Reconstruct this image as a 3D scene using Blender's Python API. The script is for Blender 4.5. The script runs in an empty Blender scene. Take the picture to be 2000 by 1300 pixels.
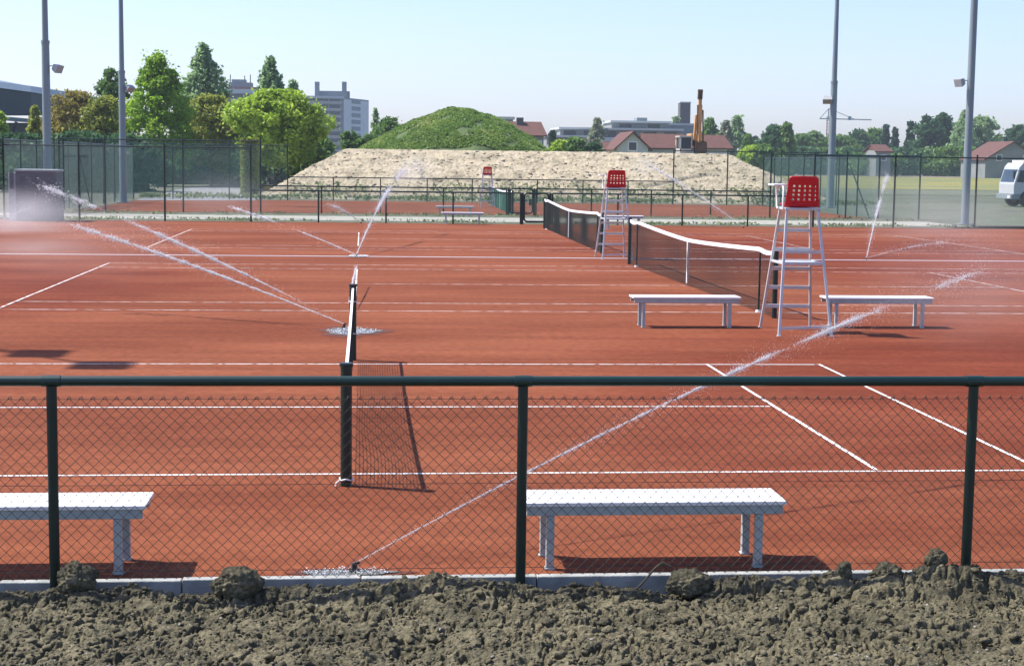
import bpy, math, random
import numpy as np
from mathutils import Vector, Matrix, noise as mnoise
random.seed(7); rng = np.random.default_rng(7)
scene = bpy.context.scene
COL = scene.collection

# ---------------------------------------------------------------- camera
F, YAW, PITCH, ROLL, H = 3109.4, 0.0943, 0.1076, 0.0131, 2.3772     # solved from the court lines and net posts
cy_, sy_, cp_, sp_ = math.cos(YAW), math.sin(YAW), math.cos(PITCH), math.sin(PITCH)
FWD = Vector((sy_*cp_, cy_*cp_, -sp_)); R0 = Vector((cy_, -sy_, 0)); U0 = R0.cross(FWD)
RT = R0*math.cos(ROLL) + U0*math.sin(ROLL); UP = U0*math.cos(ROLL) - R0*math.sin(ROLL)
cam = bpy.data.cameras.new('camera'); camo = bpy.data.objects.new('camera', cam); COL.objects.link(camo)
cam.sensor_width = 36; cam.lens = F*36/2000; cam.clip_start = 0.1; cam.clip_end = 8000
m = Matrix.Identity(4)
for i in range(3): m[i][0] = RT[i]; m[i][1] = UP[i]; m[i][2] = -FWD[i]
m[2][3] = H; camo.matrix_world = m; scene.camera = camo

def ray(px, py): return FWD*F + RT*(px-1000) + UP*(650-py)
def G(px, py, z=0.0):
    d = ray(px, py); t = (z-H)/d.z; return Vector((d.x*t, d.y*t, z))
def at(px, py, Y):
    d = ray(px, py); t = Y/d.y; return Vector((d.x*t, Y, H+d.z*t))
def PX(Y): return Y/F          # metres per photograph pixel at distance Y

# ---------------------------------------------------------------- light
SUN_DIR = Vector((-0.57, 0.20, 0.86)).normalized()      # towards the sun: left of and a little beyond the courts
elev = math.asin(SUN_DIR.z)
w = bpy.data.worlds.new('World'); scene.world = w; w.use_nodes = True
nt = w.node_tree; bg = nt.nodes['Background']
sk = nt.nodes.new('ShaderNodeTexSky'); sk.sky_type = 'NISHITA'; sk.sun_disc = False
sk.sun_elevation = elev; sk.sun_rotation = math.atan2(SUN_DIR.x, SUN_DIR.y)
sk.altitude = 300; sk.air_density = 1.0; sk.dust_density = 1.4; sk.ozone_density = 4.2
wb = nt.nodes.new('ShaderNodeMixRGB'); wb.blend_type = 'MULTIPLY'; wb.inputs[0].default_value = 1; wb.inputs[2].default_value = (1.0, .945, 1.09, 1)     # white balance of the sky light
nt.links.new(sk.outputs[0], wb.inputs[1]); nt.links.new(wb.outputs[0], bg.inputs[0]); bg.inputs[1].default_value = 0.12
sun = bpy.data.lights.new('sun', 'SUN'); sun.energy = 4.8; sun.angle = math.radians(0.53); sun.color = (1.0, 0.955, 0.88)
suno = bpy.data.objects.new('sun', sun); COL.objects.link(suno); suno.rotation_euler = SUN_DIR.to_track_quat('Z', 'Y').to_euler()
vs = scene.view_settings; vs.view_transform = 'Standard'; vs.look = 'None'; vs.gamma = 1; vs.use_curve_mapping = False; vs.exposure = 0.86
scene.cycles.max_bounces = 8; scene.cycles.transparent_max_bounces = 16; scene.cycles.volume_bounces = 2

# ---------------------------------------------------------------- tags and mesh builder
def tag(o, label=None, cat=None, group=None, kind=None):
    if label: o['label'] = label
    if cat: o['category'] = cat
    if group: o['group'] = group
    if kind: o['kind'] = kind
    return o
def empty(name, loc=(0, 0, 0), rz=0.0):
    o = bpy.data.objects.new(name, None); COL.objects.link(o); o.location = loc; o.rotation_euler = (0, 0, rz); o.empty_display_size = .2
    return o
def thing(name, label, cat, loc=(0, 0, 0), rz=0.0, group=None): return tag(empty(name, loc, rz), label, cat, group)
def copy_tree(o, parent=None):
    c = o.copy(); COL.objects.link(c); c.parent = parent
    for ch in list(o.children): copy_tree(ch, c)
    return c
def npmesh(name, V, Fc, mat, parent=None, smooth=False):
    V = np.asarray(V, dtype=np.float32).reshape(-1, 3); Fc = np.asarray(Fc, dtype=np.int32); k = Fc.shape[1]
    me = bpy.data.meshes.new(name); me.vertices.add(len(V)); me.vertices.foreach_set('co', V.ravel())
    me.loops.add(Fc.size); me.loops.foreach_set('vertex_index', Fc.ravel())
    me.polygons.add(len(Fc)); me.polygons.foreach_set('loop_start', np.arange(0, Fc.size, k, dtype=np.int32))
    me.polygons.foreach_set('loop_total', np.full(len(Fc), k, dtype=np.int32))
    if smooth: me.polygons.foreach_set('use_smooth', np.ones(len(Fc), dtype=bool))
    me.update(); me.validate(); me.materials.append(mat)
    o = bpy.data.objects.new(name, me); COL.objects.link(o); o.parent = parent
    return o
class MB:
    def __init__(s): s.v = []; s.f = []; s.sm = []
    def add(s, vs_, fs, smooth=False):
        b = len(s.v); s.v += [tuple(v) for v in vs_]; s.f += [tuple(i+b for i in f) for f in fs]; s.sm += [smooth]*len(fs); return s
    def box(s, x0, x1, y0, y1, z0, z1):
        return s.add([(x, y, z) for z in (z0, z1) for y in (y0, y1) for x in (x0, x1)],
                     [(0, 2, 3, 1), (4, 5, 7, 6), (0, 1, 5, 4), (2, 6, 7, 3), (0, 4, 6, 2), (1, 3, 7, 5)])
    def bar(s, a, b, w_, h_=None, up=(0, 0, 1)):
        a = Vector(a); b = Vector(b); h_ = h_ or w_; d = (b-a).normalized(); u = Vector(up)
        if abs(d.dot(u)) > .98: u = Vector((0, 1, 0))
        r = d.cross(u).normalized(); u = r.cross(d)
        vs_ = [p+r*sx*w_/2+u*sz*h_/2 for p in (a, b) for sx, sz in ((-1, -1), (1, -1), (1, 1), (-1, 1))]
        return s.add(vs_, [(3, 2, 1, 0), (4, 5, 6, 7), (0, 1, 5, 4), (1, 2, 6, 5), (2, 3, 7, 6), (3, 0, 4, 7)])
    def tube(s, pts, r, n=8, cap=True):
        pts = [Vector(p) for p in pts]; rs = r if isinstance(r, (list, tuple)) else [r]*len(pts); vs_ = []; pu = None
        for i, p in enumerate(pts):
            d = (pts[min(i+1, len(pts)-1)]-pts[max(i-1, 0)]).normalized()
            if pu is None: pu = Vector((0, 0, 1)) if abs(d.z) < .9 else Vector((0, 1, 0))
            x = d.cross(pu).normalized(); y = x.cross(d).normalized(); pu = y
            vs_ += [p+(x*math.cos(2*math.pi*k/n)+y*math.sin(2*math.pi*k/n))*rs[i] for k in range(n)]
        fs = [(i*n+k, i*n+(k+1) % n, (i+1)*n+(k+1) % n, (i+1)*n+k) for i in range(len(pts)-1) for k in range(n)]
        s.add(vs_, fs, True)
        if cap:
            s.add(vs_[:n], [tuple(reversed(range(n)))]); s.add(vs_[-n:], [tuple(range(n))])
        return s
    def build(s, name, mat, parent=None, bevel=0):
        me = bpy.data.meshes.new(name); me.from_pydata(s.v, [], s.f); me.update(); me.materials.append(mat)
        me.polygons.foreach_set('use_smooth', s.sm)
        o = bpy.data.objects.new(name, me); COL.objects.link(o); o.parent = parent
        if bevel:
            b = o.modifiers.new('bevel', 'BEVEL'); b.width = bevel; b.segments = 2; b.limit_method = 'ANGLE'
        return o

# ---------------------------------------------------------------- materials
def mat(name, col, rough=.6, col2=None, scale=5, detail=4, bump=0, bscale=None, metal=0, spec=.5, lo=.35, hi=.65, coat=0, coord='Object', stretch=None, k=.62):
    col = tuple(v*k for v in col); col2 = tuple(v*k for v in col2) if col2 else None
    M = bpy.data.materials.new(name); M.use_nodes = True; n = M.node_tree; p = n.nodes['Principled BSDF']
    p.inputs['Base Color'].default_value = (*col, 1); p.inputs['Roughness'].default_value = rough; p.inputs['Metallic'].default_value = metal
    p.inputs['Specular IOR Level'].default_value = spec; p.inputs['Coat Weight'].default_value = coat
    tc = n.nodes.new('ShaderNodeTexCoord'); src = tc.outputs[coord]
    if stretch:
        mp = n.nodes.new('ShaderNodeMapping'); mp.inputs['Scale'].default_value = stretch; n.links.new(src, mp.inputs[0]); src = mp.outputs[0]
    if col2:
        t = n.nodes.new('ShaderNodeTexNoise'); t.inputs['Scale'].default_value = scale; t.inputs['Detail'].default_value = detail
        r = n.nodes.new('ShaderNodeValToRGB'); r.color_ramp.elements[0].position = lo; r.color_ramp.elements[1].position = hi
        r.color_ramp.elements[0].color = (*col, 1); r.color_ramp.elements[1].color = (*col2, 1)
        n.links.new(src, t.inputs[0]); n.links.new(t.outputs[0], r.inputs[0]); n.links.new(r.outputs[0], p.inputs[0])
    if bump:
        t2 = n.nodes.new('ShaderNodeTexNoise'); t2.inputs['Scale'].default_value = bscale or scale*4; t2.inputs['Detail'].default_value = 5
        b = n.nodes.new('ShaderNodeBump'); b.inputs['Strength'].default_value = min(1, bump); b.inputs['Distance'].default_value = .02*max(1, bump)
        n.links.new(src, t2.inputs[0]); n.links.new(t2.outputs[0], b.inputs['Height']); n.links.new(b.outputs[0], p.inputs['Normal'])
    return M
def N(n, kind, **kw):
    x = n.nodes.new(kind)
    for k, v in kw.items(): setattr(x, k, v)
    return x
def leafmat(name, c1, c2, c3=None, trans=.45):
    k_ = 1.5; c1 = tuple(v*k_ for v in c1); c2 = tuple(v*k_ for v in c2); c3 = tuple(v*k_ for v in c3) if c3 else None
    M = bpy.data.materials.new(name); M.use_nodes = True; n = M.node_tree; L = n.links; p = n.nodes['Principled BSDF']
    g = N(n, 'ShaderNodeNewGeometry'); r = N(n, 'ShaderNodeValToRGB'); e = r.color_ramp.elements
    e[0].color = (*c1, 1); e[1].color = (*c2, 1)
    if c3: x = e.new(.8); x.color = (*c2, 1); e[2].color = (*c3, 1)
    tc = N(n, 'ShaderNodeTexCoord'); t = N(n, 'ShaderNodeTexNoise'); t.inputs['Scale'].default_value = .45; t.inputs['Detail'].default_value = 2
    ad = N(n, 'ShaderNodeMath', operation='MULTIPLY_ADD'); ad.inputs[1].default_value = .5
    m2 = N(n, 'ShaderNodeMath', operation='MULTIPLY_ADD'); m2.inputs[1].default_value = 1.6; m2.inputs[2].default_value = -.55
    L.new(tc.outputs['Object'], t.inputs[0]); L.new(t.outputs[0], m2.inputs[0]); L.new(g.outputs['Random Per Island'], ad.inputs[0]); L.new(m2.outputs[0], ad.inputs[2])
    L.new(ad.outputs[0], r.inputs[0]); L.new(r.outputs[0], p.inputs[0]); p.inputs['Roughness'].default_value = .55; p.inputs['Specular IOR Level'].default_value = .3
    tr = N(n, 'ShaderNodeBsdfTranslucent'); mx = N(n, 'ShaderNodeMixShader'); mx.inputs[0].default_value = trans
    L.new(r.outputs[0], tr.inputs[0]); L.new(p.outputs[0], mx.inputs[1]); L.new(tr.outputs[0], mx.inputs[2]); L.new(mx.outputs[0], n.nodes['Material Output'].inputs[0])
    return M
M = {}
M['green'] = mat('green_paint', (.004, .032, .023), .38, (.006, .045, .033), 3, coat=.15)
M['greenpost'] = mat('green_post', (.003, .020, .014), .4, (.005, .030, .021), 3)
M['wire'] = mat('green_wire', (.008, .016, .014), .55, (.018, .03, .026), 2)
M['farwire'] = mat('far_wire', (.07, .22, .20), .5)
M['knuckle'] = mat('cut_wire_ends', (.10, .075, .05), .5)
M['white'] = mat('white_paint', (.80, .80, .80), .45, (.70, .69, .67), 6, k=.95, lo=.5, hi=.75)
M['whitetape'] = mat('white_tape', (.80, .80, .80), .8, k=.95)
M['netcord'] = mat('net_cord', (.015, .03, .022), .8)
M['netcordgreen'] = mat('net_cord_green', (.01, .13, .08), .8)
M['red'] = mat('red_plastic', (.62, .007, .012), .4, (.54, .009, .014), 4, k=1)
M['alu'] = mat('aluminium', (.92, .93, .93), .4, (.78, .79, .79), 8, metal=.2)
M['mast'] = mat('galvanised_steel', (.36, .43, .45), .5, (.28, .35, .38), .8, metal=.25, stretch=(1, 1, .3))
M['lampgrey'] = mat('lamp_housing', (.55, .57, .58), .45, (.5, .5, .5), 5)
M['benchsteel'] = mat('bench_frame', (.60, .68, .67), .45, (.50, .57, .57), 9)
M['concrete'] = mat('concrete', (.36, .38, .36), .85, (.55, .56, .53), 9, bump=.4, bscale=90)
M['bark'] = mat('bark', (.07, .055, .035), .9, (.13, .11, .07), 3, bump=.6)
M['dark'] = mat('dark_rubber', (.02, .02, .02), .7, (.035, .035, .035), 5)
M['glass'] = mat('window_glass', (.03, .05, .07), .18, (.06, .09, .12), .6, spec=.5)

def clay_mat():
    A = bpy.data.materials.new('red_clay'); A.use_nodes = True; n = A.node_tree; L = n.links; p = n.nodes['Principled BSDF']
    tc = N(n, 'ShaderNodeTexCoord')
    def noise(sc, det, st=None):
        t = N(n, 'ShaderNodeTexNoise'); t.inputs['Scale'].default_value = sc; t.inputs['Detail'].default_value = det
        if st:
            mp = N(n, 'ShaderNodeMapping'); mp.inputs['Scale'].default_value = st; L.new(tc.outputs['Object'], mp.inputs[0]); L.new(mp.outputs[0], t.inputs[0])
        else: L.new(tc.outputs['Object'], t.inputs[0])
        return t
    def ramp(t, a, b, lo, hi):
        r = N(n, 'ShaderNodeValToRGB'); r.color_ramp.elements[0].position = lo; r.color_ramp.elements[1].position = hi
        r.color_ramp.elements[0].color = (*a, 1); r.color_ramp.elements[1].color = (*b, 1); L.new(t.outputs[0], r.inputs[0]); return r
    def mix(kind, fac, a, b):
        x = N(n, 'ShaderNodeMixRGB', blend_type=kind); x.inputs[0].default_value = fac; L.new(a.outputs[0], x.inputs[1]); L.new(b.outputs[0], x.inputs[2]); return x
    base = ramp(noise(.16, 6, (1, 2.4, 1)), (.150, .042, .0185), (.208, .067, .0315), .36, .64)       # damp and dry areas
    streak = ramp(noise(.9, 6, (.35, 3.0, 1)), (.72, .70, .70), (1.12, 1.12, 1.12), .36, .64)        # drag-mat streaks along the court
    fine = ramp(noise(55, 3), (.80, .80, .80), (1.16, 1.16, 1.16), .36, .64)
    mid = ramp(noise(9, 5, (1, 1, 1)), (.80, .78, .78), (1.15, 1.15, 1.15), .34, .66)
    x = mix('MULTIPLY', .55, base, streak); x = mix('MULTIPLY', .9, x, fine); x = mix('MULTIPLY', .8, x, mid)
    for cx, cy, rr in ((8.5, 16, 8), (13, 42, 11), (-9, 30, 8)):                                    # clay soaked where the jets come down
        mp = N(n, 'ShaderNodeMapping'); mp.inputs['Location'].default_value = (-cx/rr, -cy/(rr*1.3), 0); mp.inputs['Scale'].default_value = (1/rr, 1/(rr*1.3), 1); L.new(tc.outputs['Object'], mp.inputs[0])
        ln = N(n, 'ShaderNodeVectorMath', operation='LENGTH'); L.new(mp.outputs[0], ln.inputs[0]); nn = noise(.5, 4)
        ad = N(n, 'ShaderNodeMath', operation='MULTIPLY_ADD'); L.new(nn.outputs[0], ad.inputs[0]); ad.inputs[1].default_value = 1.1; L.new(ln.outputs['Value'], ad.inputs[2])
        mr = N(n, 'ShaderNodeMapRange', interpolation_type='SMOOTHSTEP'); mr.inputs['From Min'].default_value = 1.55; mr.inputs['From Max'].default_value = .9; L.new(ad.outputs[0], mr.inputs['Value'])
        y = N(n, 'ShaderNodeMixRGB', blend_type='MULTIPLY'); L.new(mr.outputs[0], y.inputs[0]); L.new(x.outputs[0], y.inputs[1]); y.inputs[2].default_value = (.80, .62, .60, 1); x = y
    L.new(x.outputs[0], p.inputs[0]); p.inputs['Roughness'].default_value = .95; p.inputs['Specular IOR Level'].default_value = .08
    b = N(n, 'ShaderNodeBump'); b.inputs['Strength'].default_value = .6; b.inputs['Distance'].default_value = .006
    L.new(noise(60, 4).outputs[0], b.inputs['Height']); L.new(b.outputs[0], p.inputs['Normal'])
    return A
M['clay'] = clay_mat()
def line_mat(name, lo, hi, sc, white=(.80, .79, .77)):     # white tape, patchily covered by brushed clay
    A = mat(name, white, .7, (.24, .075, .035), sc, 5, lo=lo, hi=hi, k=.92); return A
M['line'] = line_mat('court_tape', .52, .66, 14)
M['lineworn'] = line_mat('worn_court_tape', .44, .64, 5, (.74, .66, .62))

# ---------------------------------------------------------------- ground
def sheet(name, x0, x1, y0, y1, z, m_, kind='structure'):
    b = MB(); b.add([(x0, y0, z), (x1, y0, z), (x1, y1, z), (x0, y1, z)], [(0, 1, 2, 3)]); return tag(b.build(name, m_), kind=kind)
M['grass'] = mat('grass', (.075, .095, .036), .9, (.12, .14, .07), .25, 8, bump=1, bscale=6)
M['gravel'] = mat('pale_gravel', (.40, .39, .32), .9, (.56, .54, .45), 3, 8, bump=1, bscale=25)
M['weeds'] = mat('weedy_verge', (.06, .075, .03), .95, (.20, .20, .12), 2.2, 8, bump=1, bscale=20)
M['dirt'] = mat('bare_dirt', (.23, .21, .15), .95, (.11, .13, .06), .8, 8, bump=1, bscale=9)
M['sidegrass'] = mat('trodden_grass', (.17, .17, .12), .95, (.10, .14, .06), .6, 8, bump=1, bscale=9)
M['asphalt'] = mat('path_asphalt', (.30, .31, .32), .9, (.38, .38, .38), 1.5, 6, bump=.5, bscale=30)
M['rape'] = mat('rapeseed_flowers', (.33, .29, .04), .9, (.20, .23, .06), .08, 8, lo=.4, hi=.6, bump=1, bscale=4)
M['wheat'] = mat('young_crop', (.12, .145, .07), .9, (.15, .17, .09), .1, 8, bump=1, bscale=4)
M['plough'] = mat('ploughed_soil', (.26, .20, .17), .95, (.32, .26, .2), .1, 6, bump=1, bscale=3)
tag(sheet('ground', -4000, 4000, -40, 6000, -.40, M['grass']), kind='structure')
b = MB(); b.add([(-80, 8.9, -.008), (80, 8.9, -.008), (400, 600, -.008), (-400, 600, -.008)], [(0, 1, 2, 3)]); tag(b.build('grass_ground', M['grass']), kind='structure')
FY = 8.87                                                       # line of the concrete edging
sheet('clay_ground', -26, 27, FY+.03, 60.0, 0, M['clay'])
sheet('verge', -27, 30, 60.06, 62.6, .0, M['weeds'])
sheet('gravel_path', -26, 24, 61.6, 66.4, .012, M['gravel'])
sheet('back_verge', -27, 26, 66.2, 69.9, .004, M['weeds'])
XL4, XR4 = -12.4, 23.0
sheet('back_clay_ground', XL4+.25, XR4-.25, 69.9, 90.4, .012, M['clay'])
sheet('dirt_ground', -40, 23.4, 90.4, 128, .0, M['dirt'])
sheet('side_dirt', -40, XL4, 60.1, 90.4, .0, M['dirt'])
sheet('side_dirt', XR4, 70, 60.1, 100, .0, M['sidegrass'])
def gquad(name, pix, z, m_):
    b = MB(); b.add([G(x, y, z) for x, y in pix], [tuple(range(len(pix)))]); return tag(b.build(name, m_), kind='structure')
def fband(name, ya, yb, xa, xb, z, m_):
    return sheet(name, xa, xb, ya, yb, z, m_)
fband('crop_field', 128, 200, -30, 320, .02, M['wheat'])
fband('rapeseed_field', 158, 330, 20, 330, .04, M['rape'])
fband('ploughed_field', 330, 420, -60, 330, .06, M['plough'])
# asphalt path that runs away on the left
pa = [G(262, 392), G(500, 392), G(478, 345), G(440, 345)]
b = MB(); b.add([(p.x, p.y, .02) for p in pa], [(0, 1, 2, 3)]); tag(b.build('path', M['asphalt']), kind='structure')
pl_ = [G(330, 372), G(442, 360), G(438, 354), G(345, 360)]
b = MB(); b.add([(p.x, p.y, .035) for p in pl_], [(0, 1, 2, 3)]); tag(b.build('lawn', M['wheat']), kind='structure')

# concrete edging: short slabs butted end to end
b = MB(); x = -9.0
while x < 9.5:
    l = 1.0; j = random.uniform(-.004, .004)
    b.box(x, x+l-.006, FY-.03+j, FY+.035+j, -.30, .022+random.uniform(-.003, .003)); x += l
k = b.build('kerb', M['concrete'], bevel=.006); tag(k, kind='structure')

# ---------------------------------------------------------------- court lines
def strip(b, a, c, w_=.05, z=.004):
    a = Vector(a); c = Vector(c); d = (c-a).normalized(); r = Vector((d.y, -d.x, 0))*w_/2
    b.add([(a.x-r.x, a.y-r.y, z), (a.x+r.x, a.y+r.y, z), (c.x+r.x, c.y+r.y, z), (c.x-r.x, c.y-r.y, z)], [(0, 1, 2, 3)])
D1, W1, C1, D2, D3 = 11.95, 18.48, 15.24, 25.04, 42.35
NX = 6.28
b = MB(); xs = G(1705, 915).x; xs2 = G(1382, 713).x; xb = G(2000, 902).x; xb2 = G(1608, 716).x
for y_ in (D1, W1): strip(b, (-8, y_, 0), (xb+.6 if y_ == D1 else xb2, y_, 0), .036)
strip(b, (-8, C1, 0), (xs, C1, 0), .036)
strip(b, (xs, D1, 0), (xs2, W1, 0), .036, .008); strip(b, (xb, D1+.3, 0), (xb2, W1, 0), .036, .008)
tag(b.build('court_lines', M['line']), kind='structure')
def court(D, nx):
    b = MB()
    for o in (0, 1.37, 9.6, 10.97): strip(b, (nx-11.885, D+o, 0), (nx+11.885, D+o, 0), .042)
    strip(b, (nx-6.4, D+5.485, 0), (nx+6.4, D+5.485, 0), .042)
    for s in (-1, 1):
        strip(b, (nx+s*11.885, D, 0), (nx+s*11.885, D+10.97, 0), .042, .008)
        strip(b, (nx+s*6.4, D+1.37, 0), (nx+s*6.4, D+9.6, 0), .036, .008)
    return tag(b.build('court_lines', M['lineworn']), kind='structure')
court(D2, NX); court(D3, NX)
b = MB(); Yc = G(900, 502.8).y; b.box(-26, 27, Yc-.04, Yc+.04, -.02, .012); tag(b.build('drain_strip', M['whitetape']), kind='structure')

# ---------------------------------------------------------------- fences
PITCHW = .0635
def chainlink(x0, x1, z0, z1, r=.0014, n=3, y=0.0, yaw=None, pitch=PITCHW):
    """woven zig-zag wires in the local XZ plane -> verts, faces"""
    nw = max(2, int((x1-x0)/(pitch/2))); nz = max(2, int((z1-z0)/(pitch/2)))
    pz = (z1-z0)/nz; px_ = (x1-x0)/nw
    I, J = np.meshgrid(np.arange(nw), np.arange(nz), indexing='ij')
    s0 = np.where((I+J) % 2 == 0, 0, 1); s1 = 1-s0
    sag = lambda X, Z: .004*np.sin(X*5.1+Z*9)+.003*np.sin(X*13.7)
    ax = x0+(I+s0)*px_; bx = x0+(I+s1)*px_; az = z0+J*pz; bz = az+pz
    dy = np.where((I+J) % 2 == 0, .0022, -.0022)
    A_ = np.stack([ax, y+sag(ax, az)-dy*.4, az+.3*sag(ax*1.3, az)], -1).reshape(-1, 3); B_ = np.stack([bx, y+sag(bx, bz)+dy*.4, bz+.3*sag(bx*1.3, bz)], -1).reshape(-1, 3)
    return tubes(A_, B_, r, n)
def tubes(A_, B_, r, n=3):
    A_ = np.asarray(A_, float); B_ = np.asarray(B_, float); d = B_-A_; d /= np.linalg.norm(d, axis=1, keepdims=True)+1e-9
    up = np.tile([0., 1., 0.], (len(A_), 1)); up[np.abs(d[:, 1]) > .9] = [0, 0, 1]
    x = np.cross(d, up); x /= np.linalg.norm(x, axis=1, keepdims=True); y = np.cross(x, d)
    V = []
    for P in (A_, B_):
        for k in range(n):
            a = 2*math.pi*k/n+.4; V.append(P+(x*math.cos(a)+y*math.sin(a))*r)
    V = np.stack(V, 1).reshape(-1, 3); base = np.arange(len(A_))[:, None]*2*n; Fc = []
    for k in range(n): Fc.append(np.concatenate([base+k, base+(k+1) % n, base+n+(k+1) % n, base+n+k], 1))
    return V, np.stack(Fc, 1).reshape(-1, 4)
def joinnp(parts):
    V = []; Fc = []; o = 0
    for v, f in parts: V.append(v); Fc.append(f+o); o += len(v)
    return np.concatenate(V), np.concatenate(Fc)

# the near fence
fe = thing('chain_link_fence', 'dark green chain link fence with thick top rail nearest the camera, behind the soil', 'fence', (0, FY-.075, 0))
RZ = at(1020, 744, FY-.075).z
posts = [G(107, 1135).x, G(1018, 1133).x, G(1889, 1117).x]
posts = [at(104, 950, FY-.075).x, at(1019, 950, FY-.075).x, at(1893, 950, FY-.075).x]
sp = posts[1]-posts[0]; posts = [posts[0]-sp] + posts + [posts[2]+sp]
b = MB(); b.tube([(posts[0], 0, RZ), (posts[-1], 0, RZ)], .0285, 16); b.build('top_rail', M['green'], fe)
for x in posts:
    b = MB(); b.tube([(x, 0, -.35), (x, 0, RZ-.027)], .029, 16); p = b.build('post', M['greenpost'], fe)
    b = MB(); b.tube([(x-.05, 0, RZ), (x+.05, 0, RZ)], .0325, 16)
    for sx in (-1, 1): b.tube([(x+sx*.042, -.036, RZ-.004), (x+sx*.042, -.028, RZ-.004)], .007, 8)
    b.build('rail_clamp', M['green'], fe)
mz0, mz1 = .035, at(1020, 777, FY-.05).z
V, Fc = chainlink(posts[0], posts[-1], mz0, mz1, .0017, 4, .031); npmesh('wire_mesh', V, Fc, M['wire'], fe, True)
b = MB()
for z in (mz1-.006, mz0+.045, at(1020, 943, FY-.05).z): b.tube([(posts[0], .029, z), (posts[-1], .029, z)], .0016, 6)
b.build('tension_wire', M['wire'], fe)
b = MB(); nw = int((posts[-1]-posts[0])/(PITCHW/2)); px_ = (posts[-1]-posts[0])/nw; nzz = int((mz1-mz0)/(PITCHW/2))
for i in range(nw):
    if (i+nzz) % 2: continue
    x = posts[0]+i*px_
    b.tube([(x-.008, .031, mz1-.006), (x-.002, .028, mz1+.008), (x+.006, .03, mz1+.010), (x+.013, .033, mz1-.004)], .0024, 5)
tag(b.build('wire_ends', M['knuckle'], fe), kind='stuff')

# rows of low and tall fence behind the courts
def fence_row(label, pts, tall, zlow, ztall, Y=None, gates=(), wire=True, rw=.0020):
    """pts: ordered ground points; tall[i] says if panel i..i+1 is tall (None = gap)"""
    o = Vector(pts[0]); t = thing('chain_link_fence', label, 'fence', o)
    L = [Vector(p)-o for p in pts]; parts = []
    for i, p in enumerate(L):
        adj = [tall[j] for j in (i-1, i) if 0 <= j < len(tall) and tall[j] is not None]
        hh = (ztall+.12) if any(adj) else zlow
        if not adj: continue
        b = MB(); b.tube([(p.x, p.y, 0), (p.x, p.y, hh)], .038 if any(adj) else .032, 8); b.build('post', M['greenpost'], t)
    for i in range(len(L)-1):
        if tall[i] is None: continue
        z = ztall if tall[i] else zlow; a, c = L[i], L[i+1]; ln = (c-a).length; d = (c-a)/ln
        rail = MB(); rail.tube([(a.x, a.y, z), (c.x, c.y, z)], .030 if not tall[i] else .026, 8); rail.build('top_rail', M['green'], t)
        V, Fc = chainlink(0, ln, .04, z-.03, rw, 3, pitch=.07)
        W = np.stack([a.x+V[:, 0]*d.x-V[:, 1]*d.y, a.y+V[:, 0]*d.y+V[:, 1]*d.x, V[:, 2]], 1); parts.append((W, Fc))
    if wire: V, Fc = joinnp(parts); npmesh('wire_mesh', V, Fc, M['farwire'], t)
    return t
YA, YB, YCf = 60.02, 69.7, 90.5
def rowpts(pxs, ypx, Y):
    out = []
    for x in pxs:
        d = ray(x, ypx); t_ = Y/d.y; out.append((d.x*t_, Y, 0))
    return out
LOW = 1.17; TALL = 2.72
A1 = rowpts([-160, 8, 155, 322, 490, 622, 754, 885, 1017], 400, YA)
fence_row('dark green wire fence left of the front gate, tall panels stepping down to low ones', A1, [1, 1, 1, 1, 0, 0, 0, 0], LOW, TALL)
A2 = rowpts([1079, 1207, 1333, 1461, 1589, 1746, 1905, 2064], 400, YA)
fence_row('dark green wire fence right of the front gate, low panels stepping up to tall ones', A2, [0, 0, 0, 0, 1, 1, 1], LOW, TALL)
B1 = rowpts([117, 206, 358, 509, 628, 743, 866, 989], 400, YB)
fence_row('second wire fence row across the gravel path, left of the back gate', B1, [1, 1, 1, 0, 0, 0, 0], LOW, TALL+.35)
B2 = rowpts([1047, 1155, 1272, 1388, 1504, 1652, 1795], 400, YB)
fence_row('second wire fence row across the gravel path, right of the back gate', B2, [0, 0, 0, 0, 1, 1], LOW, TALL+.1)
Cc = rowpts([225, 338, 448, 562, 651, 743, 834, 922, 1049, 1138, 1226, 1314, 1419, 1524, 1632], 400, YCf)
fence_row('farthest wire fence row running along the foot of the sand mound', Cc, [1, 1, 1, 0, 0, 0, 0, 0, 0, 0, 0, 1, 1, 1], LOW+.15, TALL+.35)
# side fences
S = [(XR4, y_, 0) for y_ in (69.7, 72.8, 75.8, 78.9, 82, 85, 88, 90.5)]
fs_ = fence_row('tall side fence on the right edge of the back court, with slanted brace', S, [1]*7, LOW, TALL)
b = MB(); b.bar((0, 1.2, 0), (0, 4.4, 2.4), .05); b.build('brace', M['greenpost'], fs_)
S = [(XL4-.3, y_, 0) for y_ in (69.7, 73.2, 76.7, 80.2, 83.7, 87.1, 90.5)]
fs_ = fence_row('tall side fence on the left edge of the back court', S, [1]*6, LOW, TALL+.2)
b = MB(); b.bar((0, 3.6, 2.6), (0, 6.8, 0), .05); b.build('brace', M['greenpost'], fs_)
S = [(A1[1][0]+.0, y_, 0) for y_ in (60.02, 63, 66, 69.7, 73, 76)]
fence_row('tall side fence behind the grey cabinet at the left', S, [1]*5, LOW, TALL+.2)

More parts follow.
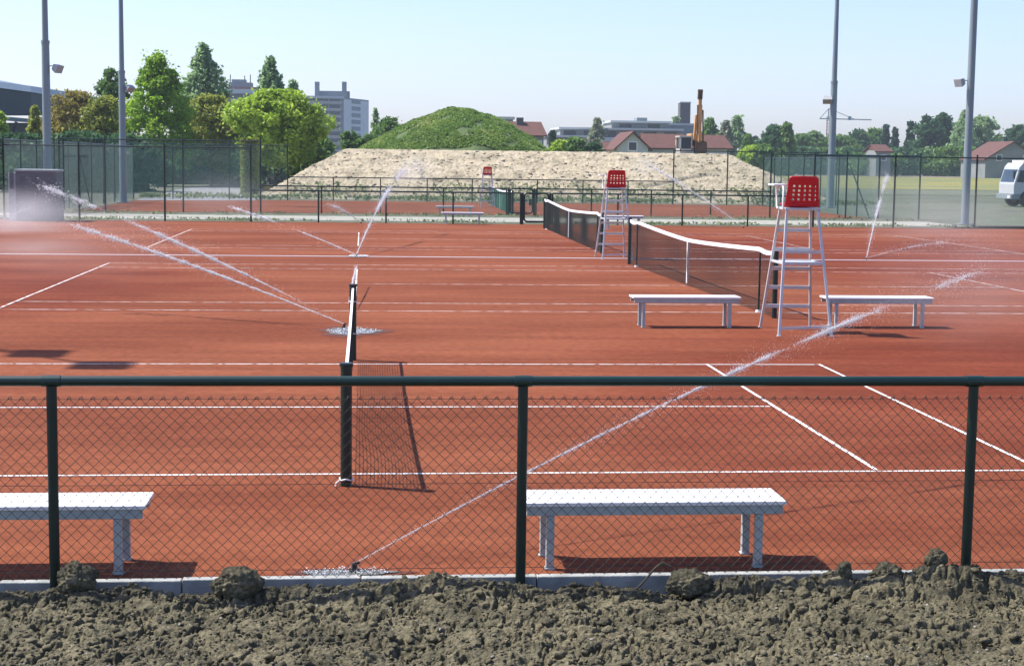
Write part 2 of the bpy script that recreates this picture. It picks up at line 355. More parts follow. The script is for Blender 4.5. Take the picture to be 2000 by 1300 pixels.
def gate(label, x0, x1, Y, h=LOW):
    t = thing('gate', label, 'gate', (x0, Y, 0)); w_ = x1-x0; r = .035
    b = MB(); c = .12; pts = []
    for cx, cz, a0 in ((w_-c, h-c, 0), (c, h-c, 90), (c, .1+c, 180), (w_-c, .1+c, 270)):
        for k in range(5): a = math.radians(a0+k*22.5); pts.append((cx+c*math.cos(a), 0, cz+c*math.sin(a)))
    pts.append(pts[0]); b.tube(pts, r, 8); b.build('gate_frame', M['greenpost'], t)
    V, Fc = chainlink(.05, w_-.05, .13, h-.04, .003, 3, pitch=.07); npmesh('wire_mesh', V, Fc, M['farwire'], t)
    b = MB(); b.box(w_-.16, w_-.05, -.06, .04, .45, .72); b.build('lock_box', M['greenpost'], t)
    for x in (-.07, w_+.07):
        b = MB(); b.tube([(x, 0, 0), (x, 0, h+.02)], .045, 8); b.build('post', M['greenpost'], t)
    return t
gx = [p[0] for p in rowpts([1024, 1071], 400, YA)]; gate('dark green tube framed gate in the front fence row, beside the far net', gx[0], gx[1], YA-.03)
gx = [p[0] for p in rowpts([996, 1040], 400, YB)]; gate('dark green tube framed gate in the second fence row, across the path', gx[0], gx[1], YB-.03)

# ---------------------------------------------------------------- nets
def grid_net(L_, ztop, zbot, sagf, cell=.042, r=.0013):
    n = int(L_/cell); ys = np.linspace(0, L_, n+1); tops = np.array([ztop-sagf(y/L_) for y in ys]); A_ = []; B_ = []
    k = int((ztop-zbot)/cell); wob = lambda y, z: .02*np.sin(y*1.7)*np.sin(3*z)
    rows = [[(wob(y, 1-j/k), y, t+(zbot-t)*j/k) for y, t in zip(ys, tops)] for j in range(k+1)]
    for j in range(k+1): A_ += rows[j][:-1:1]; B_ += rows[j][1:]
    for j in range(k): A_ += rows[j]; B_ += rows[j+1]
    V, Fc = tubes(A_, B_, r, 3); return V, Fc
def tennis_net(label, xa, ya, xb_, yb, h, sag, sticks, m_, group=None, cell=.044, r=.0026, bw=.065, zbot=.02):
    a = Vector((xa, ya, 0)); c = Vector((xb_, yb, 0)); L_ = (c-a).length
    t = thing('tennis_net', label, 'tennis net', a, math.atan2((c-a).y, (c-a).x)-math.pi/2, group)
    def sagf(u):
        if not sticks: return sag*4*u*(1-u)
        s1, s2 = .95/L_, 1-.95/L_
        if u < s1: return .035*math.sin(math.pi*u/s1)
        if u > s2: return .035*math.sin(math.pi*(1-u)/(1-s2))
        v = abs(2*(u-s1)/(s2-s1)-1); return sag*(1-v**1.35)
    for y_, nm in ((0, 0), (L_, 1)):
        b = MB(); b.tube([(0, y_, 0), (0, y_, h+.02)], .042, 14); p = b.build('post', M['greenpost'], t)
        b = MB(); b.tube([(0, y_, h+.018), (0, y_, h+.045)], .050, 14); b.build('post_cap', M['greenpost'], p)
    V, Fc = grid_net(L_-.12, h-.03, zbot, lambda u: sagf(u), cell, r); V = V+np.array([0, .06, 0]); npmesh('net', V, Fc, m_, t)
    b = MB(); n = 60
    for i in range(n):
        u0, u1 = i/n, (i+1)/n; y0, y1 = .05+u0*(L_-.1), .05+u1*(L_-.1); z0, z1 = h-sagf(u0), h-sagf(u1)
        vs_ = [(sx*.012, y, z-dz) for y, z in ((y0, z0), (y1, z1)) for sx, dz in ((-1, 0), (1, 0), (1, bw), (-1, bw))]
        b.add(vs_, [(0, 1, 5, 4), (1, 2, 6, 5), (2, 3, 7, 6), (3, 0, 4, 7)], False)
    b.build('white_band', M['whitetape'], t)
    if sticks:
        z = h-sagf(.5); b = MB(); b.box(-.016, .016, L_/2-.027, L_/2+.027, .05, z-.03); b.build('centre_strap', M['whitetape'], t)
        for u in (.95/L_, 1-.95/L_):
            b = MB(); b.tube([(0, u*L_, 0), (0, u*L_, h-.02)], .016, 8); b.build('singles_stick', M['greenpost'], t)
            b = MB(); b.tube([(0, u*L_, .0), (0, u*L_, .035)], .05, 8); b.build('stick_foot', M['whitetape'], t)
    return t
n2 = G(1512, 621); n2b = G(1229, 516); n3 = G(1175, 495); n3b = G(1063, 446)
tennis_net('tennis net with white band beside the nearest umpire chair', n2.x, n2.y, n2b.x, n2b.y, 1.05, .13, True, M['netcord'])
tennis_net('tennis net with white band farther back, beside the gate', n3.x, n3.y, n3b.x, n3b.y, 1.05, .13, True, M['netcord'])
n1 = G(676, 948); n1b = G(689, 703)
t = tennis_net('low net on green posts seen end on, just behind the near fence', n1.x, n1.y, n1b.x, n1b.y, .86, .03, False, M['netcord'], cell=.040, r=.003, bw=.022, zbot=.10)
b = MB()                                                          # white cord tied round the near post
for z in (.05, .77): b.tube([(.047*math.cos(a), .047*math.sin(a), z+.006*math.sin(3*a)) for a in [k*math.pi/8 for k in range(17)]], .006, 6)
b.tube([(-.04, -.02, .05), (-.07, -.03, .03), (-.08, -.035, .0)], .005, 6); b.build('cord', M['whitetape'], t)
b = MB(); L_ = (Vector((n1b.x, n1b.y, 0))-Vector((n1.x, n1.y, 0))).length
for z in (.70, .32): b.tube([(.046*math.cos(a), L_+.046*math.sin(a), z) for a in [k*math.pi/8 for k in range(17)]], .006, 6)
b.build('cord', M['whitetape'], t)
n4 = G(1001, 421); n4b = G(956, 399)
tennis_net('green net on the back court, beyond the second fence row', n4.x, n4.y, n4b.x, n4b.y, 1.05, .1, True, M['netcordgreen'], cell=.06, r=.006)

# ---------------------------------------------------------------- umpire chairs
def umpire_chair(label, loc, rz=0, sc=1.0):
    t = thing('umpire_chair', label, 'umpire chair', loc, rz, 'umpire chairs beside the nets'); t.scale = (1, 1, sc)
    SZ = 1.62                                                     # seat frame height; the chair faces +Y
    # corners: near (y-) and far (y+), left and right, at the ground and at the seat frame
    gn = {(-1, -1): (-.37, -.60), (1, -1): (.37, -.60), (-1, 1): (-.37, .62), (1, 1): (.37, .62)}
    tn = {(-1, -1): (-.22, -.20), (1, -1): (.22, -.20), (-1, 1): (-.22, .22), (1, 1): (.22, .22)}
    P = lambda k, z: Vector((gn[k][0]+(tn[k][0]-gn[k][0])*z/SZ, gn[k][1]+(tn[k][1]-gn[k][1])*z/SZ, z))
    for k in gn:
        b = MB(); b.bar(P(k, .0), P(k, SZ), .036, .036, up=(0, 1, 0)); b.box(P(k, 0).x-.028, P(k, 0).x+.028, P(k, 0).y-.028, P(k, 0).y+.028, 0, .014)
        b.build('leg', M['alu'], t, .004)
    for z in (.30, .56, .82, 1.08, 1.34):
        b = MB(); b.bar(P((-1, 1), z), P((1, 1), z), .03, .05); b.build('rung', M['alu'], t, .004)
    b = MB(); b.bar(P((-1, -1), 1.08)+Vector((0, 0, .0)), P((1, -1), 1.08), .03, .035); b.build('cross_bar', M['alu'], t)
    b = MB(); b.bar(P((-1, -1), .10), P((1, -1), .10)+Vector((0, 0, .03)), .03, .035); b.build('cross_bar', M['alu'], t)
    b = MB(); b.bar(P((-1, -1), .93), P((-1, 1), .93), .025, .03); b.bar(P((1, -1), .93), P((1, 1), .93), .025, .03)
    a, c, d, e = P((-1, -1), .93), P((1, -1), .93), P((-1, 1), .93), P((1, 1), .93)
    b.bar(a, c, .03, .03); b.box(-.30, .30, -.10, .30, .915, .935); b.build('foot_board', M['alu'], t)
    b = MB(); b.box(-.25, .25, -.24, .24, SZ, SZ+.03); b.build('seat_frame', M['alu'], t, .004)
    # red shell: seat pan and perforated backrest, a grid bent into a shallow shell with real holes
    z0 = SZ+.035; nx, nz = 31, 29; vs_ = []; fs = []
    def sh(u, v):                                                 # u across -1..1, v 0..1 up the back
        hw = (.245-.035*v)*(1-max(0, v-.9)**2*6)
        return (u*hw, -.20-.07*v+.03*(1-u*u)*0-.035*(u*u)*-1, z0+.005+.40*v)
    for j in range(nz):
        for i in range(nx): vs_.append(sh(i/(nx-1)*2-1, j/(nz-1)))
    def hole(i, j):
        if j < 5 or j > 21 or i < 4 or i > 26: return False
        return (j-5) % 4 in (1, 2) and (i-4) % 5 in (1, 2) and (i, j) != (0, 0)
    for j in range(nz-1):
        for i in range(nx-1):
            if hole(i, j): continue
            if j == nz-2 and (i == 0 or i == nx-2): continue
            fs.append((j*nx+i, j*nx+i+1, (j+1)*nx+i+1, (j+1)*nx+i))
    b = MB(); b.add(vs_, fs, True); o = b.build('backrest', M['red'], t); s = o.modifiers.new('solid', 'SOLIDIFY'); s.thickness = .012
    vs_ = []; fs = []; n = 10
    for j in range(n):
        for i in range(n):
            u = i/(n-1)*2-1; v = j/(n-1)*2-1; vs_.append((u*.235, v*.21+.0, z0+.012+.045*(abs(u)**3)+(.04*max(0, -v)**3)-(.02*max(0, v)**2)))
    for j in range(n-1):
        for i in range(n-1): fs.append((j*n+i, j*n+i+1, (j+1)*n+i+1, (j+1)*n+i))
    b = MB(); b.add(vs_, fs, True); o = b.build('seat', M['red'], t); s = o.modifiers.new('solid', 'SOLIDIFY'); s.thickness = .012
    # white arm frames and writing board on the left arm
    for sx in (-1,):
        b = MB(); X = sx*.275
        b.tube([(X, -.19, SZ+.015), (X, -.20, SZ+.27), (X, -.16, SZ+.30), (X, .20, SZ+.30), (X, .235, SZ+.27), (X, .20, SZ+.05), (X, .16, SZ+.01)], .014, 8)
        b.bar((sx*.20, -.19, SZ+.015), (X, -.19, SZ+.015), .025); b.bar((sx*.20, .16, SZ+.015), (X, .16, SZ+.015), .025); b.build('armrest', M['white'], t)
    b = MB(); b.box(-.40, -.21, -.14, .24, SZ+.312, SZ+.335); b.build('writing_board', M['white'], t, .006)
    return t
c1 = G(1523, 657); c1r = G(1627, 657)
sc1 = 1.0
umpire_chair('red umpire chair on a tall aluminium ladder frame, nearest and largest, between two benches', ((c1.x+c1r.x)/2, c1.y+.60, 0), math.radians(-2), 1.075)
c2 = G(1183, 507); c2r = G(1228, 507)
umpire_chair('red umpire chair on a ladder frame between the two white banded nets', ((c2.x+c2r.x)/2, c2.y+.60, 0), 0, 1.06)
c3 = G(951, 405)
umpire_chair('small distant red umpire chair in front of the sand mound', (c3.x, c3.y, 0), 0, 1.0)

# ---------------------------------------------------------------- benches
def bench_parts(t, L_=1.5):
    b = MB(); W = .38
    for k in range(3): b.box(-L_/2, L_/2, k*.128, k*.128+.122, .378, .402)
    b.build('seat', M['white'], t, .004)
    b = MB(); b.box(-L_/2+.02, L_/2-.02, .012, .045, .322, .376); b.box(-L_/2+.02, L_/2-.02, W-.05, W-.017, .322, .376)
    for x in (-L_/2+.16, L_/2-.16): b.box(x-.022, x+.022, .045, W-.05, .325, .374)
    b.build('seat_frame', M['benchsteel'], t, .003)
    for x in (-L_/2+.16, L_/2-.16):
        for y in (.008, W-.055):
            b = MB(); b.box(x-.023, x+.023, y, y+.046, 0, .32); b.box(x-.03, x+.03, y-.006, y+.052, 0, .012); b.build('leg', M['benchsteel'], t, .003)
def bench(label, cx, cy, rz=0, L_=1.5, sz=1.0):
    t = thing('bench', label, 'bench', (cx, cy, 0), rz, 'white benches beside the courts'); t.scale = (1, 1, sz); bench_parts(t, L_); return t
BY = 9.05
bench('white topped bench behind the near fence, right of the middle fence post', (at(1028, 995, BY).x+at(1532, 995, BY).x)/2, BY, 0, at(1532, 995, BY).x-at(1018, 995, BY).x)
xr = at(284, 1000, BY).x; bench('white topped bench cut off by the left edge, behind the near fence', xr-.75, BY)
e = G(1262, 640); s1 = at(1237, 580, e.y).x; s2 = at(1448, 580, e.y).x
bench('white bench left of the nearest umpire chair', (s1+s2)/2, e.y, 0, s2-s1, 1.12)
e = G(1790, 641); s1 = at(1615, 580, e.y).x; s2 = at(1825, 580, e.y).x
bench('white bench right of the nearest umpire chair', (s1+s2)/2, e.y, 0, s2-s1, 1.12)
e = G(875, 438); s1 = at(863, 420, e.y).x; s2 = at(945, 420, e.y).x
bench('small far white bench in front of the low fence, left of the gate', (s1+s2)/2, e.y, 0, s2-s1, 1.1)
e = G(900, 420); s1 = at(852, 407, e.y).x; s2 = at(926, 407, e.y).x
bench('small far bench behind the low fence, left of the distant umpire chair', (s1+s2)/2, e.y, 0, s2-s1, .95)
e = G(1230, 448); s1 = at(1180, 420, e.y).x; s2 = at(1258, 420, e.y).x
bench('small far white bench behind the middle umpire chair', (s1+s2)/2, e.y, 0, s2-s1, 1.2)

# ---------------------------------------------------------------- floodlight masts
def mast(label, loc, r0, Hh=14, lamps=((-.9, 0), (.9, 0)), low=None, sleeve=None, aim=1):
    t = thing('floodlight_mast', label, 'floodlight mast', loc, 0, 'floodlight masts around the courts')
    zs = sleeve or 6.2
    b = MB(); b.tube([(0, 0, 0), (0, 0, zs)], [r0, r0*.86], 16); b.tube([(0, 0, zs), (0, 0, Hh)], [r0*.70, r0*.42], 16); b.build('pole', M['mast'], t)
    b = MB(); b.tube([(0, 0, zs-.08), (0, 0, zs+.05)], r0*.96, 16); b.tube([(0, 0, 0), (0, 0, .05)], r0*2.2, 12); b.build('collar', M['mast'], t)
    b = MB(); b.bar((lamps[0][0], 0, Hh), (lamps[-1][0], 0, Hh), .08); b.build('cross_arm', M['mast'], t)
    def lamp(o, d, size, nm):
        d = Vector(d).normalized(); o = Vector(o); b = MB(); s_ = size
        x = d.cross(Vector((0, 0, 1))).normalized(); y = x.cross(d)
        rings = [(0, .35), (.25, .5), (.8, .62), (.9, .62)]; vs_ = []
        for tt, rr in rings: vs_ += [o+d*tt*s_+(x*sx+y*sy*.8)*rr*s_ for sx, sy in ((-1, -1), (1, -1), (1, 1), (-1, 1))]
        fs = [(3, 2, 1, 0), (12, 13, 14, 15)]+[(i*4+k, i*4+(k+1) % 4, i*4+4+(k+1) % 4, i*4+4+k) for i in range(3) for k in range(4)]
        b.add(vs_, fs); return b.build(nm, M['lampgrey'], t, .01)
    for lx, ly in lamps: lamp((lx, ly, Hh-.25), (0, -1, -1.2), .55, 'floodlight')
    if low:
        sx, dirv, z, s_ = low
        b = MB(); b.bar((0, 0, z+.12), (sx*.40, 0, z+.12), .035); b.build('bracket', M['mast'], t)
        lamp((sx*.34, -.02, z+.10), dirv, s_, 'floodlight')
    return t
Y1 = 66.0; p = at(93, 330, Y1); mast('thick galvanised floodlight mast behind the grey cabinet, leftmost of the masts', (p.x, Y1, 0), .180, 15, low=(1, (.9, -.5, -.5), at(105, 135, Y1).z, .33), sleeve=at(92, 82, Y1).z)
p = G(241, 396); mast('slimmer floodlight mast in front of the conical tree', (p.x, p.y, 0), .185, 16, low=(1, (.5, -.6, -.8), at(248, 172, p.y).z, .32), sleeve=at(243, 140, p.y).z)
p = G(1621, 406); mast('floodlight mast at the far corner of the back court, right of the mound', (p.x, p.y, 0), .21, 15, low=(-1, (-.2, -.6, -.9), at(1620, 192, p.y).z, .42), sleeve=at(1628, 160, p.y).z)
p = G(1893, 440); mast('thick floodlight mast at the right by the white truck', (p.x, p.y+.5, 0), .165, 15, low=(-1, (-.9, -.4, -.35), at(1888, 162, p.y).z, .33), sleeve=9.9)
# one mast stands outside the frame on the left; its lamp heads throw the two dark patches on the clay
g1 = G(75, 690); g2 = G(198, 713); hM = 12.0
off = Vector((-SUN_DIR.x, -SUN_DIR.y))/SUN_DIR.z*hM
t = thing('floodlight_mast', 'floodlight mast outside the left edge whose lamp heads shade the clay', 'floodlight mast', (g1.x-off.x-.9, g1.y-off.y+.6, 0))
b = MB(); b.tube([(0, 0, 0), (0, 0, hM+.3)], [.16, .08], 14); b.build('pole', M['mast'], t)
for gg in (g1, g2):
    ox, oy = gg.x-off.x-t.location.x, gg.y-off.y-t.location.y
    b = MB(); b.bar((0, 0, hM), (ox, oy, hM), .06); b.build('bracket', M['mast'], t)
    b = MB(); b.box(ox-.30, ox+.30, oy-.36, oy+.36, hM-.1, hM+.12); b.build('floodlight', M['lampgrey'], t, .05)

# ---------------------------------------------------------------- cabinet at the left
Y0 = 58.6; a = at(32, 437, Y0); c = at(112, 437, Y0); top = at(70, 332, Y0).z
M['cab'] = mat('grey_cabinet', (.17, .21, .21), .6, (.21, .25, .25), 3); M['cab_lid_lit_side'] = mat('pale_lid_lit_side', (.62, .70, .68), .6, (.5, .6, .58), 5)
t = thing('cabinet', 'large grey metal cabinet with pale lid in the far left corner of the clay', 'cabinet', (a.x, Y0, 0))
w_ = c.x-a.x
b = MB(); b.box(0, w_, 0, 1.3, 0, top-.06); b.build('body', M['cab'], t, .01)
b = MB(); b.box(-.04, w_+.02, -.03, 1.33, top-.058, top+.02); b.build('lid', M['cab_lid_lit_side'], t, .01)
b = MB(); b.box(-.26, -.003, .05, .35, .0, top-.1); b.build('lit_side', M['cab_lid_lit_side'], t, .01)  # left face in the pale lid colour, painting in the sunlight on it
b = MB(); b.box(-.22, -.08, .03, .049, 1.15, 1.75); b.build('vent', M['cab'], t)
# seams on the doors
b = MB(); b.box(w_/2-.006, w_/2+.006, -.012, -.001, .08, top-.12); b.box(w_/2+.05, w_/2+.07, -.03, -.001, .9, 1.1); b.build('door_seam', M['dark'], t)

# ---------------------------------------------------------------- soil in the foreground
def fbm(X, Y, oct=5, seed=0, gain=.5):
    out = np.zeros_like(X); amp = 1; fr = 1; r_ = np.random.default_rng(seed)
    for o in range(oct):
        T = r_.random((256, 256)); x = X*fr+r_.random()*100; y = Y*fr+r_.random()*100
        xi = np.floor(x).astype(int); yi = np.floor(y).astype(int); fx = x-xi; fy = y-yi; fx = fx*fx*(3-2*fx); fy = fy*fy*(3-2*fy)
        g = lambda i, j: T[(xi+i) & 255, (yi+j) & 255]
        out += amp*((g(0, 0)*(1-fx)+g(1, 0)*fx)*(1-fy)+(g(0, 1)*(1-fx)+g(1, 1)*fx)*fy-.5); amp *= gain; fr *= 2.03
    return out
def cells(X, Y, sc, seed):                                        # rounded lumps: 1 - distance to the nearest jittered cell point
    r_ = np.random.default_rng(seed); T = r_.random((128, 128, 3)); x = X*sc; y = Y*sc; xi = np.floor(x).astype(int); yi = np.floor(y).astype(int)
    best = np.full(X.shape, 9.); hh = np.zeros(X.shape)
    for dx in (-1, 0, 1):
        for dy in (-1, 0, 1):
            t = T[(xi+dx) & 127, (yi+dy) & 127]; d = np.hypot(x-(xi+dx+t[..., 0]), y-(yi+dy+t[..., 1])); m_ = d < best
            best = np.where(m_, d, best); hh = np.where(m_, t[..., 2], hh)
    return np.clip(1-best*1.15, 0, 1)**.6*(.35+.65*hh)
def soil_z(X, Y):
    t = np.clip((X-1.5)/1.6, 0, 1); t = t*t*(3-2*t)
    base = -.030-.006*t+.03*np.clip((8.3-Y)/1.0, 0, 1)
    ridge = .055*np.exp(-((Y-8.55)/.11)**2)*(1+.5*np.sin(X*2.3)+.4*np.sin(X*5.9+1))*(.55+.9*t)
    wx = X+.05*fbm(X*6, Y*6, 3, 11)+.03*fbm(X*25, Y*25, 3, 13); wy = Y+.05*fbm(X*6, Y*6, 3, 12)+.03*fbm(X*25, Y*25, 3, 14)
    z = base+ridge+.050*np.exp(-((Y-8.68)/.10)**2)*(.5+fbm(X*3+7, Y*0, 3, 21)*2.2)+.075*fbm(X*2.2, Y*2.2, 3, 1)+.022*cells(wx, wy, 6, 2)*(.3+np.clip(fbm(X*1.5, Y*1.5, 2, 77)*3+.5, 0, 1.3))+.012*cells(wx, wy, 19, 3)-.045*(1-np.abs(fbm(X*7, Y*7, 4, 6, .6))*5).clip(0, 1)+.026*fbm(X*13, Y*13, 5, 5, .62)
    edge = np.clip((Y-8.74)/.06, 0, 1); return z*(1-edge)+np.minimum(z, -.06-.03*(1-t))*edge
xsn = np.linspace(-3.6, 4.1, 1700); ysn = np.linspace(6.6, 8.835, 560)
X, Y = np.meshgrid(xsn, ysn, indexing='xy'); Z = soil_z(X, Y)
nx, ny = len(xsn), len(ysn); ii = np.arange((ny-1)*(nx-1)); r_ = ii//(nx-1); c_ = ii % (nx-1); q = r_*nx+c_
def soil_mat():
    A = bpy.data.materials.new('clay_soil'); A.use_nodes = True; n = A.node_tree; L = n.links; p = n.nodes['Principled BSDF']
    tc = N(n, 'ShaderNodeTexCoord'); cols = []
    def nz(sc, a, b_, lo, hi, det=6):
        t = N(n, 'ShaderNodeTexNoise'); t.inputs['Scale'].default_value = sc; t.inputs['Detail'].default_value = det; L.new(tc.outputs['Object'], t.inputs[0])
        r = N(n, 'ShaderNodeValToRGB'); r.color_ramp.elements[0].position = lo; r.color_ramp.elements[1].position = hi
        r.color_ramp.elements[0].color = (*a, 1); r.color_ramp.elements[1].color = (*b_, 1); L.new(t.outputs[0], r.inputs[0]); return r, t
    a, _ = nz(2.5, (.064, .058, .034), (.118, .105, .064), .38, .62); f, t = nz(38, (.55, .55, .52), (1.45, 1.40, 1.32), .34, .68)
    x = N(n, 'ShaderNodeMixRGB', blend_type='MULTIPLY'); x.inputs[0].default_value = 1; L.new(a.outputs[0], x.inputs[1]); L.new(f.outputs[0], x.inputs[2])
    s, _ = nz(60, (0, 0, 0), (1, 1, 1), .70, .74, 2); y = N(n, 'ShaderNodeMixRGB'); L.new(s.outputs[0], y.inputs[0]); L.new(x.outputs[0], y.inputs[1]); y.inputs[2].default_value = (.26, .25, .20, 1)
    L.new(y.outputs[0], p.inputs[0]); p.inputs['Roughness'].default_value = .85; p.inputs['Specular IOR Level'].default_value = .3
    b_ = N(n, 'ShaderNodeBump'); b_.inputs['Strength'].default_value = .9; b_.inputs['Distance'].default_value = .01; t3 = N(n, 'ShaderNodeTexNoise'); t3.inputs['Scale'].default_value = 90; t3.inputs['Detail'].default_value = 6
    L.new(tc.outputs['Object'], t3.inputs[0]); L.new(t3.outputs[0], b_.inputs['Height']); L.new(b_.outputs[0], p.inputs['Normal']); return A
M['soil'] = soil_mat()
tag(npmesh('soil_ground', np.stack([X, Y, Z], -1).reshape(-1, 3), np.stack([q, q+1, q+nx+1, q+nx], 1), M['soil'], smooth=True), kind='structure')
for nm, x0, x1, y0, y1 in (('soil_ground', -30, -3.6, 0, 8.83), ('soil_ground', 4.1, 30, 0, 8.83), ('soil_ground', -3.6, 4.1, 0, 6.6)):
    sheet(nm, x0, x1, y0, y1, -.06, M['soil'])
# loose lumps
def ico():
    import bmesh
    bm = bmesh.new(); bmesh.ops.create_icosphere(bm, subdivisions=2, radius=1); V = np.array([v.co[:] for v in bm.verts]); Fc = np.array([[v.index for v in f.verts] for f in bm.faces]); bm.free(); return V, Fc
IV, IF = ico()
variants = []
for s in range(10):
    r_ = np.random.default_rng(100+s); D = np.ones(len(IV))
    for k in range(9):
        d = r_.normal(size=3); d /= np.linalg.norm(d); D = np.minimum(D, r_.uniform(.45, .85)/np.maximum(IV@d, .05))
    D *= 1+r_.normal(size=len(IV))*.10; variants.append(IV*D[:, None]*np.array([1, .85, .7]))
def lumps(n, rmin, rmax, xr, yr, pw=2.2):
    P = []
    for i in range(n):
        x = rng.uniform(*xr); y = rng.uniform(*yr); r = rmin+(rmax-rmin)*rng.random()**pw
        v = variants[rng.integers(10)]; a = rng.random()*6.28; ca, sa = math.cos(a), math.sin(a)
        v = v@np.array([[ca, sa, 0], [-sa, ca, 0], [0, 0, 1]])*r*np.array([1, 1, rng.uniform(.7, 1.1)])
        P.append((v, x, y, r))
    X = np.array([p[1] for p in P]); Y = np.array([p[2] for p in P]); Z = soil_z(X, Y)
    V = np.concatenate([p[0]+np.array([p[1], p[2], z+p[3]*.3]) for p, z in zip(P, Z)])
    Fc = np.concatenate([IF+i*len(IV) for i in range(n)]); return V, Fc
V, Fc = joinnp([lumps(9500, .003, .016, (-3.5, 4.0), (7.0, 8.74), 1.6), lumps(900, .010, .045, (-3.5, 4.0), (7.0, 8.74), 2.5)]); tag(npmesh('soil_lumps', V, Fc, M['soil']), 'loose olive brown soil lumps covering the foreground', 'soil', kind='stuff')
M['pebble'] = mat('pale_pebble', (.42, .41, .36), .8, (.28, .27, .22), 20)
V, Fc = lumps(260, .004, .016, (-3.5, 4.0), (7.1, 8.7)); tag(npmesh('pebbles', V, Fc, M['pebble']), 'pale pebbles scattered in the foreground soil', 'pebbles', kind='stuff')
def clod(label, pxx, pyy, w_, h_, seed, Y=8.66):
    p = at(pxx, pyy, Y); r_ = np.random.default_rng(seed)
    import bmesh
    bm = bmesh.new(); bmesh.ops.create_icosphere(bm, subdivisions=5, radius=1)
    for v in bm.verts:
        c = v.co.copy(); s = 1+.34*mnoise.noise(c*1.3+Vector((seed, 0, 0)))+.20*abs(mnoise.noise(c*3.1+Vector((0, seed, 0))))+.13*mnoise.noise(c*7+Vector((seed, seed, 0)))+.06*mnoise.noise(c*16)
        v.co = Vector((c.x*w_/2, c.y*w_*.42, c.z*h_/2))*s
    me = bpy.data.meshes.new('soil_clod'); bm.to_mesh(me); bm.free(); me.materials.append(M['soil'])
    for pl in me.polygons: pl.use_smooth = True
    o = bpy.data.objects.new('soil_clod', me); COL.objects.link(o); o.location = p; return tag(o, label, 'soil clod', 'soil clods along the kerb')
clod('dark soil clod against the left fence post', 148, 1130, .20, .17, 1)
clod('large squarish soil clod on the kerb, between the left and middle fence posts', 464, 1138, .24, .19, 2)
clod('small soil clod just left of the middle fence post', 936, 1144, .10, .08, 3)
clod('wide low soil clod with roots, right of the twig', 1345, 1140, .24, .15, 4)
clod('small upright soil clod left of the right post, on the kerb', 1648, 1118, .09, .12, 5)
clod('soil clod between the small upright clod and the tall heap', 1735, 1125, .17, .15, 6)
clod('tall heap of soil just left of the right fence post', 1822, 1130, .22, .17, 7)
clod('small clod perched on top of the tall heap', 1828, 1090, .11, .10, 8, 8.65)
clod('dark soil clod at the right edge of the picture', 1985, 1140, .18, .16, 9)
b = MB(); tw = [at(x, y, 8.62) for x, y in ((1215, 1160), (1245, 1148), (1262, 1130), (1280, 1108), (1295, 1098), (1312, 1108))]
b.tube(tw, [.006, .007, .006, .006, .007, .004], 7); tag(b.build('twig', M['bark']), 'bent brown root sticking up out of the soil in front of the kerb', 'twig')
b = MB(); b.tube([at(x, y, 8.2)+Vector((0, 0, .0)) for x, y in ((1155, 1222), (1200, 1214), (1250, 1213))], .004, 6); tag(b.build('twig', M['pebble']), 'thin pale straight twig lying on the foreground soil', 'twig')

# ---------------------------------------------------------------- sprinklers
def water_mat():
    A = bpy.data.materials.new('water_spray'); A.use_nodes = True; n = A.node_tree; L = n.links; p = n.nodes['Principled BSDF']
    p.inputs['Base Color'].default_value = (.95, .96, .98, 1); p.inputs['Roughness'].default_value = .5
    tr = N(n, 'ShaderNodeBsdfTranslucent'); tr.inputs[0].default_value = (.9, .92, .96, 1); mx = N(n, 'ShaderNodeMixShader'); mx.inputs[0].default_value = .45
    L.new(p.outputs[0], mx.inputs[1]); L.new(tr.outputs[0], mx.inputs[2]); L.new(mx.outputs[0], n.nodes['Material Output'].inputs[0]); return A
M['water'] = water_mat()
M['wet'] = mat('wet_red_clay', (.15, .042, .02), .75, (.18, .055, .028), 6, spec=.2, bump=.5, bscale=40)
M['puddle'] = mat('puddle_water', (.10, .095, .08), .06, (.30, .29, .26), 14, 6, bump=1, bscale=30, spec=.8)
TET = np.array([[1, 0, 0], [-.5, .8, .1], [-.5, -.5, .8], [-.4, -.4, -.8]]); TF = np.array([[0, 1, 2], [0, 2, 3], [0, 3, 1], [1, 3, 2]])
def droplets(P, r, D=None, el=1.0):
    n = len(P); q = rng.normal(size=(n, 3, 3)); Q, _ = np.linalg.qr(q); T = np.einsum('kj,nij->nki', TET, Q)*r[:, None, None]
    if D is not None: T = T+D[:, None, :]*(np.einsum('nki,ni->nk', T, D)[..., None])*(el-1)
    V = (P[:, None, :]+T).reshape(-1, 3); Fc = (TF[None]+np.arange(n)[:, None, None]*4).reshape(-1, 3); return V, Fc
